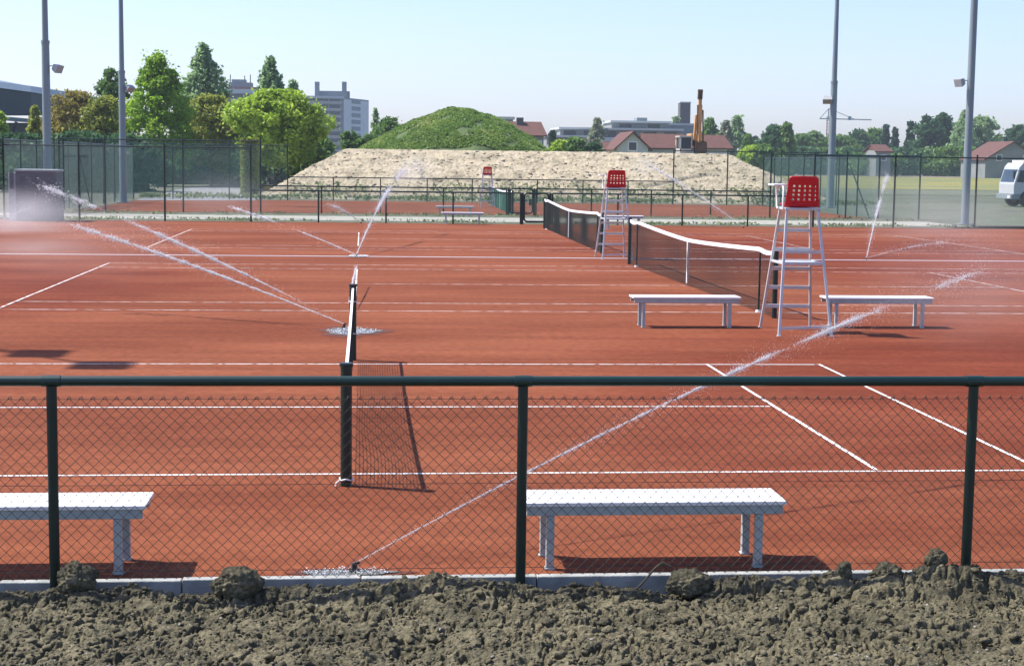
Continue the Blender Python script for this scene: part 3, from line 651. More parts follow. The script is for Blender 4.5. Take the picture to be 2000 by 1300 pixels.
def jet(t, P1, bow, n, spread, rad, mist, pulse=((0, 1),), over=1.0, mspread=1.0, mrad=.003):
    """stream from the head to P1 (local), bow = rise of the arc over the chord, then fraying into drops"""
    P1 = np.array(P1)-np.array(t.location); up = np.array([0, 0, 1.])
    P0 = np.array([0, 0, .055])
    pos = lambda s: P0+(P1-P0)*s[:, None]+up*(bow*4*s*(1-s))[:, None]
    s = []
    while len(s) < n:
        x = rng.random()**.9*over
        if x > .6 and rng.random() < (x-.6)*2.1: continue
        if rng.random() < .35+.55*x/over and math.sin(x*70+math.sin(x*23)*3) > .1: continue
        k = max([math.exp(-((x-(a+c)/2)/((c-a)/2+1e-6))**4) for a, c in pulse])
        if rng.random() < k: s.append(x)
    s = np.array(s); P = pos(s); D = pos(s+.01)-P; D /= np.linalg.norm(D, axis=1, keepdims=True)
    wv = .35+.65*np.abs(np.sin(s*60+rng.random()*6))
    P += rng.normal(size=P.shape)*(spread*(.06+s**1.7)*wv)[:, None]*(.35+.9*rng.random(len(s))**3)[:, None]
    r = rad*(.5+rng.random(n))*(.8+.5*s)
    V, Fc = droplets(P, r*1.15, D, 1.9); npmesh('water_jet', V, Fc, M['water'], t)
    if mist:
        s = rng.random(mist)**.8*over; P = pos(s)
        P += rng.normal(size=P.shape)*np.array([1, 1, .6])*(mspread*(.05+s))[:, None]*.5; P[:, 2] = np.maximum(P[:, 2], .01)
        V, Fc = droplets(P, mrad*(.5+rng.random(mist))*.7); o = npmesh('fine_drops', V, Fc, M['water'], t); o['kind'] = 'stuff'
def mist_mat(dens, fade):
    A = bpy.data.materials.new('drifting_mist'); A.use_nodes = True; n = A.node_tree; L = n.links; n.nodes.remove(n.nodes['Principled BSDF'])
    v = N(n, 'ShaderNodeVolumePrincipled'); v.inputs['Color'].default_value = (.96, .98, .97, 1); v.inputs['Anisotropy'].default_value = .35
    tc = N(n, 'ShaderNodeTexCoord'); ln = N(n, 'ShaderNodeVectorMath', operation='LENGTH'); L.new(tc.outputs['Object'], ln.inputs[0])
    mr = N(n, 'ShaderNodeMapRange', interpolation_type='SMOOTHSTEP'); mr.inputs['From Min'].default_value = 1.0; mr.inputs['From Max'].default_value = .0; dens *= .5; L.new(ln.outputs['Value'], mr.inputs['Value'])
    t = N(n, 'ShaderNodeTexNoise'); t.inputs['Scale'].default_value = 1.6; t.inputs['Detail'].default_value = 2; L.new(tc.outputs['Object'], t.inputs[0])
    m1 = N(n, 'ShaderNodeMapRange'); m1.inputs['From Min'].default_value = .3; m1.inputs['From Max'].default_value = .7; m1.inputs['To Min'].default_value = .25; m1.inputs['To Max'].default_value = 1.4; L.new(t.outputs[0], m1.inputs['Value'])
    a = N(n, 'ShaderNodeMath', operation='MULTIPLY'); L.new(mr.outputs[0], a.inputs[0]); L.new(m1.outputs[0], a.inputs[1])
    c = N(n, 'ShaderNodeMath', operation='MULTIPLY'); L.new(a.outputs[0], c.inputs[0]); c.inputs[1].default_value = dens; L.new(c.outputs[0], v.inputs['Density'])
    L.new(v.outputs[0], n.nodes['Material Output'].inputs['Volume']); return A
def mist_cloud(t, pc, rad, dens):
    """a soft drifting cloud of fine spray: ellipsoid whose density fades to nothing at its skin"""
    V, Fc = IV2, IF2; o = npmesh('water_mist', V, Fc, mist_mat(dens, 1), t); o.location = Vector(pc)-t.location; o.scale = rad; o['kind'] = 'stuff'; return o
def ico3():
    import bmesh
    bm = bmesh.new(); bmesh.ops.create_icosphere(bm, subdivisions=3, radius=1); V = np.array([v.co[:] for v in bm.verts]); Fc = np.array([[v.index for v in f.verts] for f in bm.faces]); bm.free(); return V, Fc
IV2, IF2 = ico3()
def sprinkler(label, px_, py_, pud=0, pudl=1.0):
    g = G(px_, py_); t = thing('sprinkler', label, 'sprinkler', (g.x, g.y, 0), 0, 'sprinklers watering the clay')
    b = MB(); b.tube([(0, 0, 0), (0, 0, .02)], .035, 12); b.tube([(0, 0, .02), (0, 0, .055)], .016, 10); b.bar((-.012, 0, .05), (.03, .01, .06), .014); b.build('nozzle', M['dark'], t)
    return t
def puddle(label, px_, py_, wpx, hm):
    g = G(px_, py_); w_ = wpx*PX(g.y)/2; vs_ = [(0, 0, .006)]; n = 40
    for k in range(n):
        a = k/n*2*math.pi; r = 1+.16*math.sin(3*a+1)+.1*math.sin(7*a); vs_.append((w_*r*math.cos(a), hm*r*math.sin(a), .006))
    wet = MB(); wet.add([(x*1.35, y*1.5, .002) for x, y, z in vs_], [(0, 1+k, 1+(k+1) % n) for k in range(n)]); o = wet.build('wet_clay', M['wet']); o.location = (g.x, g.y, .002); tag(o, kind='structure')
    b = MB(); b.add(vs_, [(0, 1+k, 1+(k+1) % n) for k in range(n)]); o = b.build('puddle', M['puddle']); o.location = (g.x, g.y, .004); tag(o, kind='structure')
    # splashing water and wet grit in the puddle
    n = 260; a = rng.random(n)*6.28; r = np.sqrt(rng.random(n)); P = np.stack([g.x+w_*r*np.cos(a), g.y+hm*r*np.sin(a), .012+.02*rng.random(n)], 1)
    V, Fc = droplets(P, .003+.007*rng.random(n)**2*g.y/14); o = npmesh('splash', V, Fc, M['water']); tag(o, label, 'splash', kind='stuff')
t = sprinkler('sprinkler behind the near fence throwing a long jet to the right', 692, 1118)
puddle('splashing water around the sprinkler nearest the camera', 675, 1121, 175, .07)
jet(t, at(1900, 535, 12.6), .10, 24000, .040, 0.0015, 5000, ((-.05, .40), (.44, .60), (.66, .80), (.92, 1.02)), 1.06, .22, .0022)
mist_cloud(t, at(1930, 540, 15.5), (1.6, 2.0, .95), .16)
t = sprinkler('sprinkler beside the low net throwing two long jets to the left', 672, 640)
puddle('splashing water around the sprinkler beside the low net', 687, 648, 100, .42)
jet(t, at(145, 441, 25), .05, 15600, .045, 0.0035, 1500, ((.0, .16), (.06, .72), (.76, 1)), 1.15, .35, .004)
jet(t, at(68, 358, 25), .08, 10800, .07, 0.0032, 2000, ((.22, .62), (.80, .98)), 1.0, .6, .004)
jet(t, at(696, 520, 30), .02, 3600, .02, 0.0043, 0, ((.45, 1),), 1.0, .1, .004)
mist_cloud(t, at(130, 470, 27), (2.6, 3.0, 1.0), .07)
t = sprinkler('sprinkler on the white drain strip throwing spray away from the camera', 696, 502)
puddle('splashing water around the sprinkler on the white drain strip', 700, 501, 40, .3)
jet(t, at(790, 333, 52), .25, 13500, .16, 0.0046, 3500, ((.0, .27), (.34, .62), (.8, 1.1)), 1.2, .5, .006)
jet(t, at(450, 404, 41), .05, 5400, .05, 0.0046, 1500, ((.0, .38), (.68, 1)), 1.05, .5, .0055)
mist_cloud(t, at(810, 330, 54), (1.0, 1.2, .7), .45)
mist_cloud(t, at(430, 380, 46), (2.0, 1.8, .9), .12)
t = sprinkler('sprinkler right of the nearest umpire chair, with an upright jet', 1692, 508)
jet(t, at(1732, 345, 50), .1, 9000, .10, 0.0046, 2500, ((0, .34), (.40, .62), (.78, 1.05)), 1.1, .45, .006)
jet(t, at(1900, 470, 42), .1, 1050, .15, 0.0037, 1500, ((0, .2), (.3, .8)), 1.3, .7, .006)
mist_cloud(t, at(1830, 420, 52), (3.6, 4.0, 1.7), .10)
t = sprinkler('sprinkler by the low fence spraying across the mound', 1452, 445)
jet(t, at(1252, 312, 60), .05, 5100, .09, 0.0046, 2500, ((.1, .42), (.5, .95)), 1.05, .55, .008)
mist_cloud(t, at(1262, 325, 59.3), (1.0, 1.0, .7), .35)
t = sprinkler('sprinkler near the far left fence with a faint jet', 705, 436)
jet(t, at(640, 398, 58), .05, 3600, .07, 0.0050, 600, ((.1, .9),), 1.05, .4, .007)
t = sprinkler('sprinkler off the left edge of the clay clouding the grey cabinet', -90, 520)
jet(t, at(60, 405, 50), .2, 1050, .10, 0.0037, 2500, ((.6, 1),), 1.1, .8, .005)
mist_cloud(t, at(40, 420, 50), (2.2, 3.2, 1.1), .42)
mist_cloud(t, at(40, 500, 40), (2.4, 3.0, .6), .22)

# ---------------------------------------------------------------- sand mound and grassy hill
def terrain(name, fn, x0, x1, y0, y1, nx, ny, m_):
    xs_ = np.linspace(x0, x1, nx); ys_ = np.linspace(y0, y1, ny); X, Y = np.meshgrid(xs_, ys_); Z = fn(X, Y)
    ii = np.arange((ny-1)*(nx-1)); q = (ii//(nx-1))*nx+ii % (nx-1)
    return tag(npmesh(name, np.stack([X, Y, Z], -1).reshape(-1, 3), np.stack([q, q+1, q+nx+1, q+nx], 1), m_, smooth=True), kind='structure')
ML, MR = at(500, 390, 99).x, at(1600, 390, 99).x; MH = at(1000, 292, 103).z
XG = at(1395, 330, 98).x
def mound(X, Y):
    ss = lambda t: np.clip(t, 0, 1)
    l = ss((X-ML)/(5.6)); r = ss((MR-X)/5.2); f = ss((Y-94.2)/8.5); bk = ss((124-Y)/8)
    h = np.minimum(np.minimum(l, r), np.minimum(f, bk)); h = np.where(h > .93, .93+.07*(1-np.exp(-(h-.93)*14)), h)
    n1 = fbm(X*.5, Y*.5, 5, 31)*.20+fbm(X*2.6, Y*3.6+X*.6, 5, 32, .7)*.15-.16*(1-np.abs(fbm(X*.8+3, Y*1.9+X*.25, 5, 33, .65))*9).clip(0, 1)-.10*(1-np.abs(fbm(X*1.9+3, Y*3.1-X*.3, 4, 34, .65))*8).clip(0, 1)
    act = np.clip(h*5, 0, 1)*np.clip((1.02-h)*9, .12, 1)
    hc = .30+.26*np.exp(-((X-XG)/3.0)**2); g_ = np.exp(-((h-hc)/.022)**2)*np.clip((X-XG+6)/2, 0, 1)*np.clip((XG+7-X)/2, 0, 1)*.20
    hd = .42+.03*np.sin(X*1.3); g_ += np.exp(-((h-hd)/.016)**2)*np.clip((X-2)/1, 0, 1)*np.clip((8.5-X)/2, 0, 1)*.14
    return MH*h+n1*act*.48-g_-.03
M['sand'] = mat('pale_sandy_gravel', (.60, .51, .35), .95, (.36, .31, .20), 1.1, 10, bump=1, bscale=9, lo=.42, hi=.68, stretch=(1, 1, 2.2))
terrain('sand_mound', mound, ML-2, MR+2, 93.8, 125, 760, 420, M['sand'])
# stones and lumps lying on the mound face
P = []
for i in range(2200):
    x = rng.uniform(ML+1, MR-1); y = rng.uniform(94.5, 103); r = .03+.10*rng.random()**3; P.append((x, y, r))
P = np.array(P); Z = mound(P[:, 0], P[:, 1]); V = np.concatenate([variants[i % 10]*P[i, 2]*np.array([1.5, 1, .8])+np.array([P[i, 0], P[i, 1], Z[i]]) for i in range(len(P)) if Z[i] > .2])
Fc = np.concatenate([IF+i*len(IV) for i in range(len(V)//len(IV))]); tag(npmesh('gravel_lumps', V, Fc, M['sand']), 'stones and lumps lying on the sandy mound', 'gravel', kind='stuff')
# low weeds at its foot
def leaf_cloud(P, size, flat=.0):
    n = len(P); a = rng.normal(size=(n, 3)); a /= np.linalg.norm(a, axis=1, keepdims=True); b_ = rng.normal(size=(n, 3)); b_ -= a*(a*b_).sum(1, keepdims=True); b_ /= np.linalg.norm(b_, axis=1, keepdims=True)
    s = size*(.6+.8*rng.random(n))[:, None]
    V = np.stack([P-a*s, P-b_*s*.6, P+a*s, P+b_*s*.6], 1).reshape(-1, 3); Fc = np.arange(n*4).reshape(-1, 4); return V, Fc
M['leafgrass'] = leafmat('weed_leaves', (.08, .10, .04), (.14, .17, .07), (.26, .26, .13))
n = 9000; x = rng.uniform(ML-6, MR+2, n); y = 91.2+rng.random(n)**1.6*5.5; k = fbm(x*.7, y*.7, 3, 41) > -.02; x = x[k]; y = y[k]
V, Fc = leaf_cloud(np.stack([x, y, mound(x, y).clip(0)+.10+.15*rng.random(len(x))], 1), .11); tag(npmesh('weeds', V, Fc, M['leafgrass']), 'low green weeds growing at the foot of the mound', 'weeds', kind='stuff')
n = 5000; x = rng.uniform(-24, 24, n); y = np.where(rng.random(n) < .6, rng.uniform(60.2, 61.7, n), rng.uniform(66.4, 69.6, n)); k = fbm(x*.9, y*.9, 3, 43) > .0; x = x[k]; y = y[k]
V, Fc = leaf_cloud(np.stack([x, y, .03+.07*rng.random(len(x))], 1), .06); tag(npmesh('weeds', V, Fc, M['leafgrass']), 'weedy verge along the pale gravel path', 'weeds', kind='stuff')
GY = 132.; gc = at(893, 290, GY).x; gl = at(705, 290, GY).x; gr = at(1070, 290, GY).x; gh = at(893, 213, GY).z
def ghill(X, Y):
    u = (X-gc); wl = gc-gl; wr = gr-gc; du = np.where(u < 0, u/wl, u/wr); dv = (Y-GY)/9.5; d = np.sqrt(du**2+dv**2)
    h = np.clip(1-.5*d**1.65, 0, 1)
    return gh*h+fbm(X*.6, Y*.6, 4, 51)*.35*np.clip(h*6, 0, 1)-.1
M['hillgrass'] = mat('hill_grass', (.06, .12, .03), .95, (.12, .17, .05), .5, 9, bump=1, bscale=4)
terrain('grass_hill', ghill, gl-6, gr+6, GY-14, GY+16, 240, 200, M['hillgrass'])
n = 52000; x = rng.uniform(gl-4, gr+4, n); y = rng.uniform(GY-9, GY+3, n); z = ghill(x, y); k = (z > 1.5)&(fbm(x*.8, y*.8, 3, 52) > -.30)
M['leafhill'] = leafmat('hill_grass_blades', (.07, .13, .025), (.15, .22, .05), (.26, .29, .10), .45)
V, Fc = leaf_cloud(np.stack([x[k], y[k], z[k]+.04+.10*rng.random(k.sum())], 1), .10); tag(npmesh('tall_grass', V, Fc, M['leafhill']), 'rough tall grass covering the green hill', 'grass', kind='stuff')

# ---------------------------------------------------------------- trees
LM = {
 'fresh': leafmat('leaves_fresh', (.09, .17, .012), (.20, .32, .03), (.32, .42, .06), .5),
 'lime': leafmat('leaves_lime', (.12, .20, .02), (.28, .38, .05), (.40, .48, .10), .5),
 'olive': leafmat('leaves_olive', (.11, .13, .02), (.22, .25, .045), (.32, .31, .07), .5),
 'rust': leafmat('leaves_rust', (.13, .10, .025), (.20, .18, .04), (.26, .29, .07), .5),
 'dark': leafmat('leaves_dark', (.025, .06, .025), (.055, .12, .045), (.09, .17, .06)),
 'birch': leafmat('leaves_birch', (.12, .19, .09), (.21, .30, .14), (.30, .38, .20), .55),
 'spruce': leafmat('needles_spruce', (.012, .035, .022), (.03, .07, .036), (.05, .09, .05), .15),
 'mid': leafmat('leaves_mid', (.05, .10, .025), (.11, .19, .045), (.18, .25, .07)),
 'greybud': leafmat('leaves_budding', (.12, .14, .09), (.20, .22, .14), (.28, .29, .2)),
}
def prof(kind, v):
    if kind == 'cone': return max(.06, (1-v)**.62*min(1, .62+v*2.2))
    if kind == 'spruce': return max(.03, (1-v)*.95+.04)*(1-.35*((v*9) % 1))
    if kind == 'column': return .35+.65*math.sin(math.pi*min(1, v*.9+.12))**.7 if v < .9 else .4*(1-v)/.1+.08
    if kind == 'birch': return max(.05, (math.sin(math.pi*min(1, (v*.85+.15)))**.9)*(1-.45*v))
    return math.sqrt(max(.02, 1-(2*v-.95)**2/1.12))
def tree(label, name, px_, topy, w_px, Y, leaf, kind='round', basey=None, crown0=.18, n=5000, size=None, dens=1.0, group='background trees', cat='tree', trunk=True, zb=0.0):
    top = at(px_, topy, Y); x0 = at(px_, 320, Y).x; Hh = top.z-zb; R = w_px*PX(Y)/2*(1.28 if kind != 'spruce' else 1.05); size = size or max(.13, 1.5*PX(Y)*1.3)
    t = thing(name, label, cat, (x0, Y, zb), 0, group); c0 = Hh*crown0
    nc = int((190 if kind == 'cone' else 110 if kind != 'spruce' else 130)*dens); n = int(n*(2.2 if kind != 'birch' else 1.15)); C_ = []
    for i in range(nc):
        v = rng.random()**(.9 if kind != 'spruce' else 1.25); rr = prof(kind, v)*R; a = rng.random()*6.283; q = rr*math.sqrt(rng.uniform(.1, 1))*(.86 if rng.random() > (.05 if kind == 'cone' else .14) else 1.08)
        C_.append((q*math.cos(a), q*math.sin(a)*.9, c0+v*(Hh-c0)*.96, max((.22 if kind == 'cone' else .30)*R*(.35+.8*rng.random())*(.4+.6*prof(kind, v)), size*1.6)))
    C_ = np.array(C_); idx = rng.integers(0, nc, n); wgt = C_[idx, 3]
    d = rng.normal(size=(n, 3)); d /= np.linalg.norm(d, axis=1, keepdims=True); rad = wgt*(.45+.6*rng.random(n)**.6)*np.where(rng.random(n) < .10, 1.4, 1)
    P = C_[idx, :3]+d*rad[:, None]*np.array([1, 1, .75 if kind != 'birch' else 1.35])
    if kind == 'spruce': P[:, 2] -= .25*np.hypot(P[:, 0], P[:, 1])*.4
    fr = rng.random(n) < .06; P[fr] += rng.normal(size=(fr.sum(), 3))*R*.10
    P[:, 2] = np.clip(P[:, 2], .05, Hh)
    V, Fc = leaf_cloud(P, size); npmesh('crown', V, Fc, LM[leaf], t)
    if trunk:
        b = MB(); r0 = max(.10, Hh*.017); lean = rng.normal()*.02*Hh
        tp = [(lean*u*u, 0, Hh*.9*u) for u in (0, .25, .5, .75, 1)]; b.tube(tp, [r0*1.25, r0, r0*.7, r0*.45, r0*.12], 8)
        for k in range(9):
            c = C_[rng.integers(nc)]; u = max(.15, (c[2]/Hh-.18)); b.tube([(lean*u*u, 0, Hh*.9*min(u, .9)), ((c[0])*.5, c[1]*.5, (c[2]+Hh*u)/2), (c[0], c[1], c[2])], [r0*.45, r0*.28, r0*.1], 5)
        b.build('trunk', M['bark'], t)
    return t
TG = 'trees on the left beyond the fences'
tree('conical bright green tree right of the second mast', 'lime_tree', 312, 99, 160, 128, 'fresh', 'cone', n=12000, crown0=.12, group=TG)
tree('feathery tall birch between the conical tree and the yellow green tree', 'birch_tree', 398, 84, 105, 162, 'birch', 'birch', n=5200, crown0=.25, dens=1.3, group=TG, size=.24)
tree('dark green tree at the right foot of the tall birch', 'birch_tree', 442, 175, 50, 158, 'dark', 'birch', n=3200, group=TG)
tree('green tree just left of the second mast', 'lime_tree', 222, 131, 62, 140, 'mid', 'round', n=5000, crown0=.3, group=TG)
tree('reddish brown leaved tree right of the leftmost mast', 'maple_tree', 147, 176, 104, 132, 'rust', 'round', n=6000, crown0=.25, group=TG)
tree('olive leaved tree between the brown tree and the second mast', 'maple_tree', 205, 186, 84, 130, 'olive', 'round', n=4500, crown0=.2, group=TG)
tree('yellow green tree between the conical tree and the path', 'lime_tree', 412, 183, 104, 132, 'olive', 'round', n=6500, crown0=.2, group=TG)
tree('broad light green tree with thick trunk beside the mound', 'willow_tree', 538, 176, 142, 114, 'lime', 'round', n=15000, crown0=.30, group=TG, size=.14)
tree('drooping birch rising behind the light green tree', 'birch_tree', 527, 112, 70, 150, 'birch', 'birch', n=2600, crown0=.4, group=TG, size=.22)
tree('sparse birch right of the drooping birch, before the tower block', 'birch_tree', 572, 158, 44, 152, 'birch', 'birch', n=1100, crown0=.5, group=TG, size=.22)
tree('small green tree at the foot of the tower block', 'lime_tree', 684, 252, 46, 150, 'mid', 'round', n=2500, crown0=.1, group=TG)
tree('slim pale tree between the tower block and the green hill', 'poplar_tree', 733, 208, 28, 190, 'birch', 'cone', n=1400, crown0=.1, group=TG)
tree('bushy tree at the left shoulder of the green hill', 'lime_tree', 765, 228, 76, 155, 'mid', 'round', n=4200, crown0=.1, group=TG)
tree('narrow olive tree by the far left edge', 'poplar_tree', 70, 205, 38, 120, 'olive', 'cone', n=2200, crown0=.1, group=TG)
tree('leafy yellow green branches at the extreme left edge', 'lime_tree', -4, 215, 34, 110, 'lime', 'round', n=1800, crown0=.4, group=TG)
# ivy clad trunk of the big light tree
p = G(488, 381); tk = thing('ivy_trunk', 'thick pale ivy covered tree trunk beside the path', 'tree trunk', (p.x, p.y, 0)); hh_ = at(488, 270, p.y).z
b = MB(); b.tube([(0, 0, 0), (.05, 0, hh_*.5), (.0, 0, hh_)], [.50, .42, .38], 14); b.build('trunk', M['bark'], tk)
n = 3500; a = rng.random(n)*6.28; P = np.stack([.52*np.cos(a), .52*np.sin(a), rng.random(n)*hh_], 1); V, Fc = leaf_cloud(P, .10); npmesh('ivy', V, Fc, LM['olive'], tk)
# hedges: dense dark shrubs behind the left fences
HG = 'shrubs behind the left fences'
for i, (px_, ty, w_, Y, lf, lab) in enumerate([
    (40, 262, 130, 104, 'dark', 'dark shrub behind the grey cabinet'), (150, 258, 130, 106, 'dark', 'dark shrub between the two left masts'),
    (250, 262, 120, 110, 'dark', 'dark shrub under the conical tree, by the second mast'), (335, 270, 120, 140, 'dark', 'dark shrub under the right side of the conical tree'),
    (405, 268, 100, 142, 'dark', 'dark shrub left of the asphalt path'), (452, 280, 70, 150, 'dark', 'dark shrub at the end of the asphalt path'),
    (540, 268, 110, 124, 'dark', 'dark shrub under the broad light green tree'), (592, 250, 70, 122, 'mid', 'leafy shrub against the left end of the mound'), (628, 265, 60, 124, 'mid', 'leafy shrub above the left slope of the mound'),
    (720, 262, 60, 150, 'mid', 'shrub at the left foot of the green hill')]):
    tree(lab, 'shrub', px_, ty, w_, Y, lf, 'round', n=6500, crown0=-.1, group=HG, cat='shrub', trunk=False, size=.15)
RG = 'trees on the skyline at the right'
rt = [ # px, top, width, Y, leaf, kind, label
 (1165, 232, 42, 330, 'greybud', 'birch', 'bare budding tree above the terraced block'),
 (1078, 252, 10, 260, 'spruce', 'spruce', 'tiny dark conifer left of the terraced block'),
 (1120, 270, 36, 190, 'mid', 'round', 'green bush before the terraced block'), (1090, 276, 28, 188, 'lime', 'round', 'low light bush behind the mound edge'),
 (1160, 281, 22, 190, 'dark', 'round', 'low dark bush left of the gabled house'),
 (1385, 232, 46, 330, 'mid', 'birch', 'green tree just right of the excavator arm'), (1318, 228, 28, 420, 'birch', 'birch', 'pale tree beside the brick tower'),
 (1415, 236, 40, 335, 'greybud', 'birch', 'greyish tree right of the excavator'), (1437, 226, 44, 345, 'birch', 'birch', 'tall pale tree above the right end of the mound'),
 (1460, 262, 30, 300, 'mid', 'cone', 'pointed green tree above the mound end'), (1470, 285, 44, 250, 'lime', 'round', 'low light green bush above the mound end'),
 (1490, 282, 50, 250, 'mid', 'round', 'green bush right of the mound'), (1510, 243, 44, 320, 'dark', 'round', 'large dark green tree right of the mound'),
 (1535, 240, 34, 318, 'mid', 'cone', 'tall green tree next to the large dark tree'), (1473, 266, 10, 340, 'spruce', 'spruce', 'tiny spruce tip above the light bush'),
 (1565, 262, 44, 400, 'mid', 'round', 'rounded tree left of the third mast'), (1588, 256, 40, 410, 'mid', 'round', 'rounded tree touching the third mast'), (1640, 264, 60, 420, 'mid', 'round', 'wide tree right of the third mast'),
 (1672, 252, 44, 430, 'dark', 'round', 'dark tree below the crane jib'), (1705, 250, 50, 440, 'mid', 'round', 'broad tree behind the small red roof'),
 (1728, 243, 26, 410, 'spruce', 'spruce', 'dark spruce behind the small red roof'), (1746, 244, 22, 415, 'spruce', 'spruce', 'second dark spruce near the small red roof'),
 (1776, 236, 34, 400, 'spruce', 'spruce', 'broad dark spruce left of the big dark tree'), (1812, 224, 50, 395, 'dark', 'round', 'big dark tree with two tops'), (1836, 219, 44, 400, 'dark', 'round', 'tallest dark tree left of the fourth mast'),
 (1857, 238, 34, 405, 'dark', 'round', 'dark tree right of the tallest one'), (1880, 216, 60, 380, 'birch', 'birch', 'feathery tall tree behind the fourth mast'), (1915, 226, 58, 385, 'birch', 'round', 'feathery pale tree right of the fourth mast'),
 (1946, 262, 34, 420, 'mid', 'round', 'mid green tree between mast and red roofed house'), (1961, 268, 16, 400, 'spruce', 'spruce', 'small spruce left of the red roofed house'), (1990, 244, 60, 420, 'dark', 'round', 'dark tree behind the red roofed house'),
 (1560, 288, 70, 360, 'dark', 'round', 'dark hedge tree behind the fence corner'), (1660, 292, 90, 370, 'dark', 'round', 'low dark tree beneath the crane'), (1765, 290, 90, 372, 'dark', 'round', 'low dark tree right of the small red roof'), (1860, 288, 90, 366, 'mid', 'round', 'low leafy tree behind the fourth mast'),
 (1605, 290, 60, 365, 'mid', 'round', 'low leafy tree behind the third mast'), (1710, 300, 80, 350, 'mid', 'round', 'low bush in front of the small red roof'), (1920, 296, 60, 360, 'mid', 'round', 'low bush left of the red roofed house')]
for px_, ty, w_, Y, lf, kd, lab in rt:
    nm = {'spruce': 'spruce_tree', 'birch': 'birch_tree'}.get(kd, 'bush' if ('bush' in lab or 'hedge' in lab) else 'tree')
    tree(lab, nm, px_, ty, w_*1.15, Y, lf, kd, n=int(1300+w_*26), crown0=.04, group=RG, cat='bush' if nm == 'bush' else 'tree', size=.42 if Y > 300 else .3)

# ---------------------------------------------------------------- buildings
M['render'] = mat('pale_render', (.74, .78, .77), .85, (.64, .69, .69), .3); M['bluegrey'] = mat('blue_grey_cladding', (.30, .36, .38), .7, (.26, .32, .35), .3)
M['balcony'] = mat('balcony_fronts', (.62, .58, .52), .8, (.52, .50, .46), .3); M['roofred'] = mat('red_roof_tiles', (.17, .06, .04), .85, (.115, .045, .03), 1.2, bump=.5, bscale=6)
M['brickred'] = mat('dull_red_panels', (.27, .11, .09), .85, (.23, .10, .09), .6); M['concr2'] = mat('weathered_concrete', (.36, .38, .36), .9, (.28, .31, .30), .4)
M['brick'] = mat('dark_brick', (.12, .12, .12), .9, (.16, .155, .15), 1.5); M['halldark'] = mat('hall_dark_cladding', (.045, .075, .11), .5, (.06, .095, .13), .2)
M['hallroof'] = mat('hall_roof_metal', (.22, .30, .35), .45, (.27, .35, .40), .2); M['wood'] = mat('dark_wood', (.07, .04, .025), .8)
def bspan(xa, xb, y, Y): return at(xa, y, Y).x, at(xb, y, Y).x
# tower block
M['flatgrey'] = mat('grey_flats_wall', (.40, .44, .44), .85, (.34, .38, .39), .3); M['endwall_lit'] = mat('end_wall_lit_tone', (.95, .98, .96), .85, (.86, .90, .90), .3)  # end wall toned paler than the front, its brightness put into the colour
Y = 560.; x0, x1 = bspan(592, 671, 240, Y); zt = at(640, 190, Y).z; t = thing('tower_block', 'tall slab of flats with dark balcony rows and two roof stacks', 'building', (x0, Y, 0)); w_ = x1-x0; D = 22
xe = at(720, 200, Y+D).x-x0
b = MB(); b.add([(0, 0, 0), (w_, 0, 0), (xe, D, 0), (-2, D, 0), (0, 0, zt), (w_, 0, zt), (xe, D, zt), (-2, D, zt)], [(0, 1, 5, 4), (1, 2, 6, 5), (2, 3, 7, 6), (3, 0, 4, 7), (4, 5, 6, 7)]); b.build('wall', M['flatgrey'], t)
nr_ = Vector((D, -(xe-w_), 0)).normalized()*.05; b = MB(); b.add([Vector((w_, 0, 0))+nr_, Vector((xe, D, 0))+nr_, Vector((xe, D, zt-.6))+nr_, Vector((w_, 0, zt-.6))+nr_], [(0, 1, 2, 3)]); b.build('end_wall', M['endwall_lit'], t)
b = MB(); nst = 10; sh_ = zt/nst
for i in range(nst):
    b = MB(); b.box(.25, w_-.6, -1.1, .3, i*sh_+.0, i*sh_+.95); b.build('balcony', M['balcony'], t)
    for k in range(3):
        a0 = .8+k*(w_-1.6)/3; b = MB(); b.box(a0, a0+(w_-1.6)/3-.5, -.05, .2, i*sh_+.97, i*sh_+sh_-.35); b.build('window', M['glass'], t)
b = MB(); b.box(-.3, w_+.05, -1.2, .4, zt-.5, zt+.35); b.build('cornice', M['render'], t)
e0 = Vector((w_, 0, 0)); e1 = Vector((xe, D, 0)); ed = e1-e0
for i in range(1, nst):
    a0 = e0+ed*.30; a1 = e0+ed*.66; nrm = Vector((ed.y, -ed.x, 0)).normalized()*.10; b = MB()
    b.add([a0+nrm+Vector((0, 0, i*sh_+.5)), a1+nrm+Vector((0, 0, i*sh_+.5)), a1+nrm+Vector((0, 0, i*sh_+sh_-.4)), a0+nrm+Vector((0, 0, i*sh_+sh_-.4))], [(0, 1, 2, 3)]); b.build('window', M['bluegrey'], t)
xa, xb = bspan(616, 683, 185, Y+6); z1 = at(640, 178, Y+6).z; b = MB(); b.box(xa-x0, xb-x0, 5, 14, zt, z1); b.build('roof_storey', M['bluegrey'], t)
for a, c in ((615, 624), (668, 677)):
    xa, xb = bspan(a, c, 165, Y+5); b = MB(); b.box(xa-x0, xb-x0, 4.0, 6.4, zt, at(a, 160, Y+5).z); b.build('roof_stack', M['bluegrey'], t)
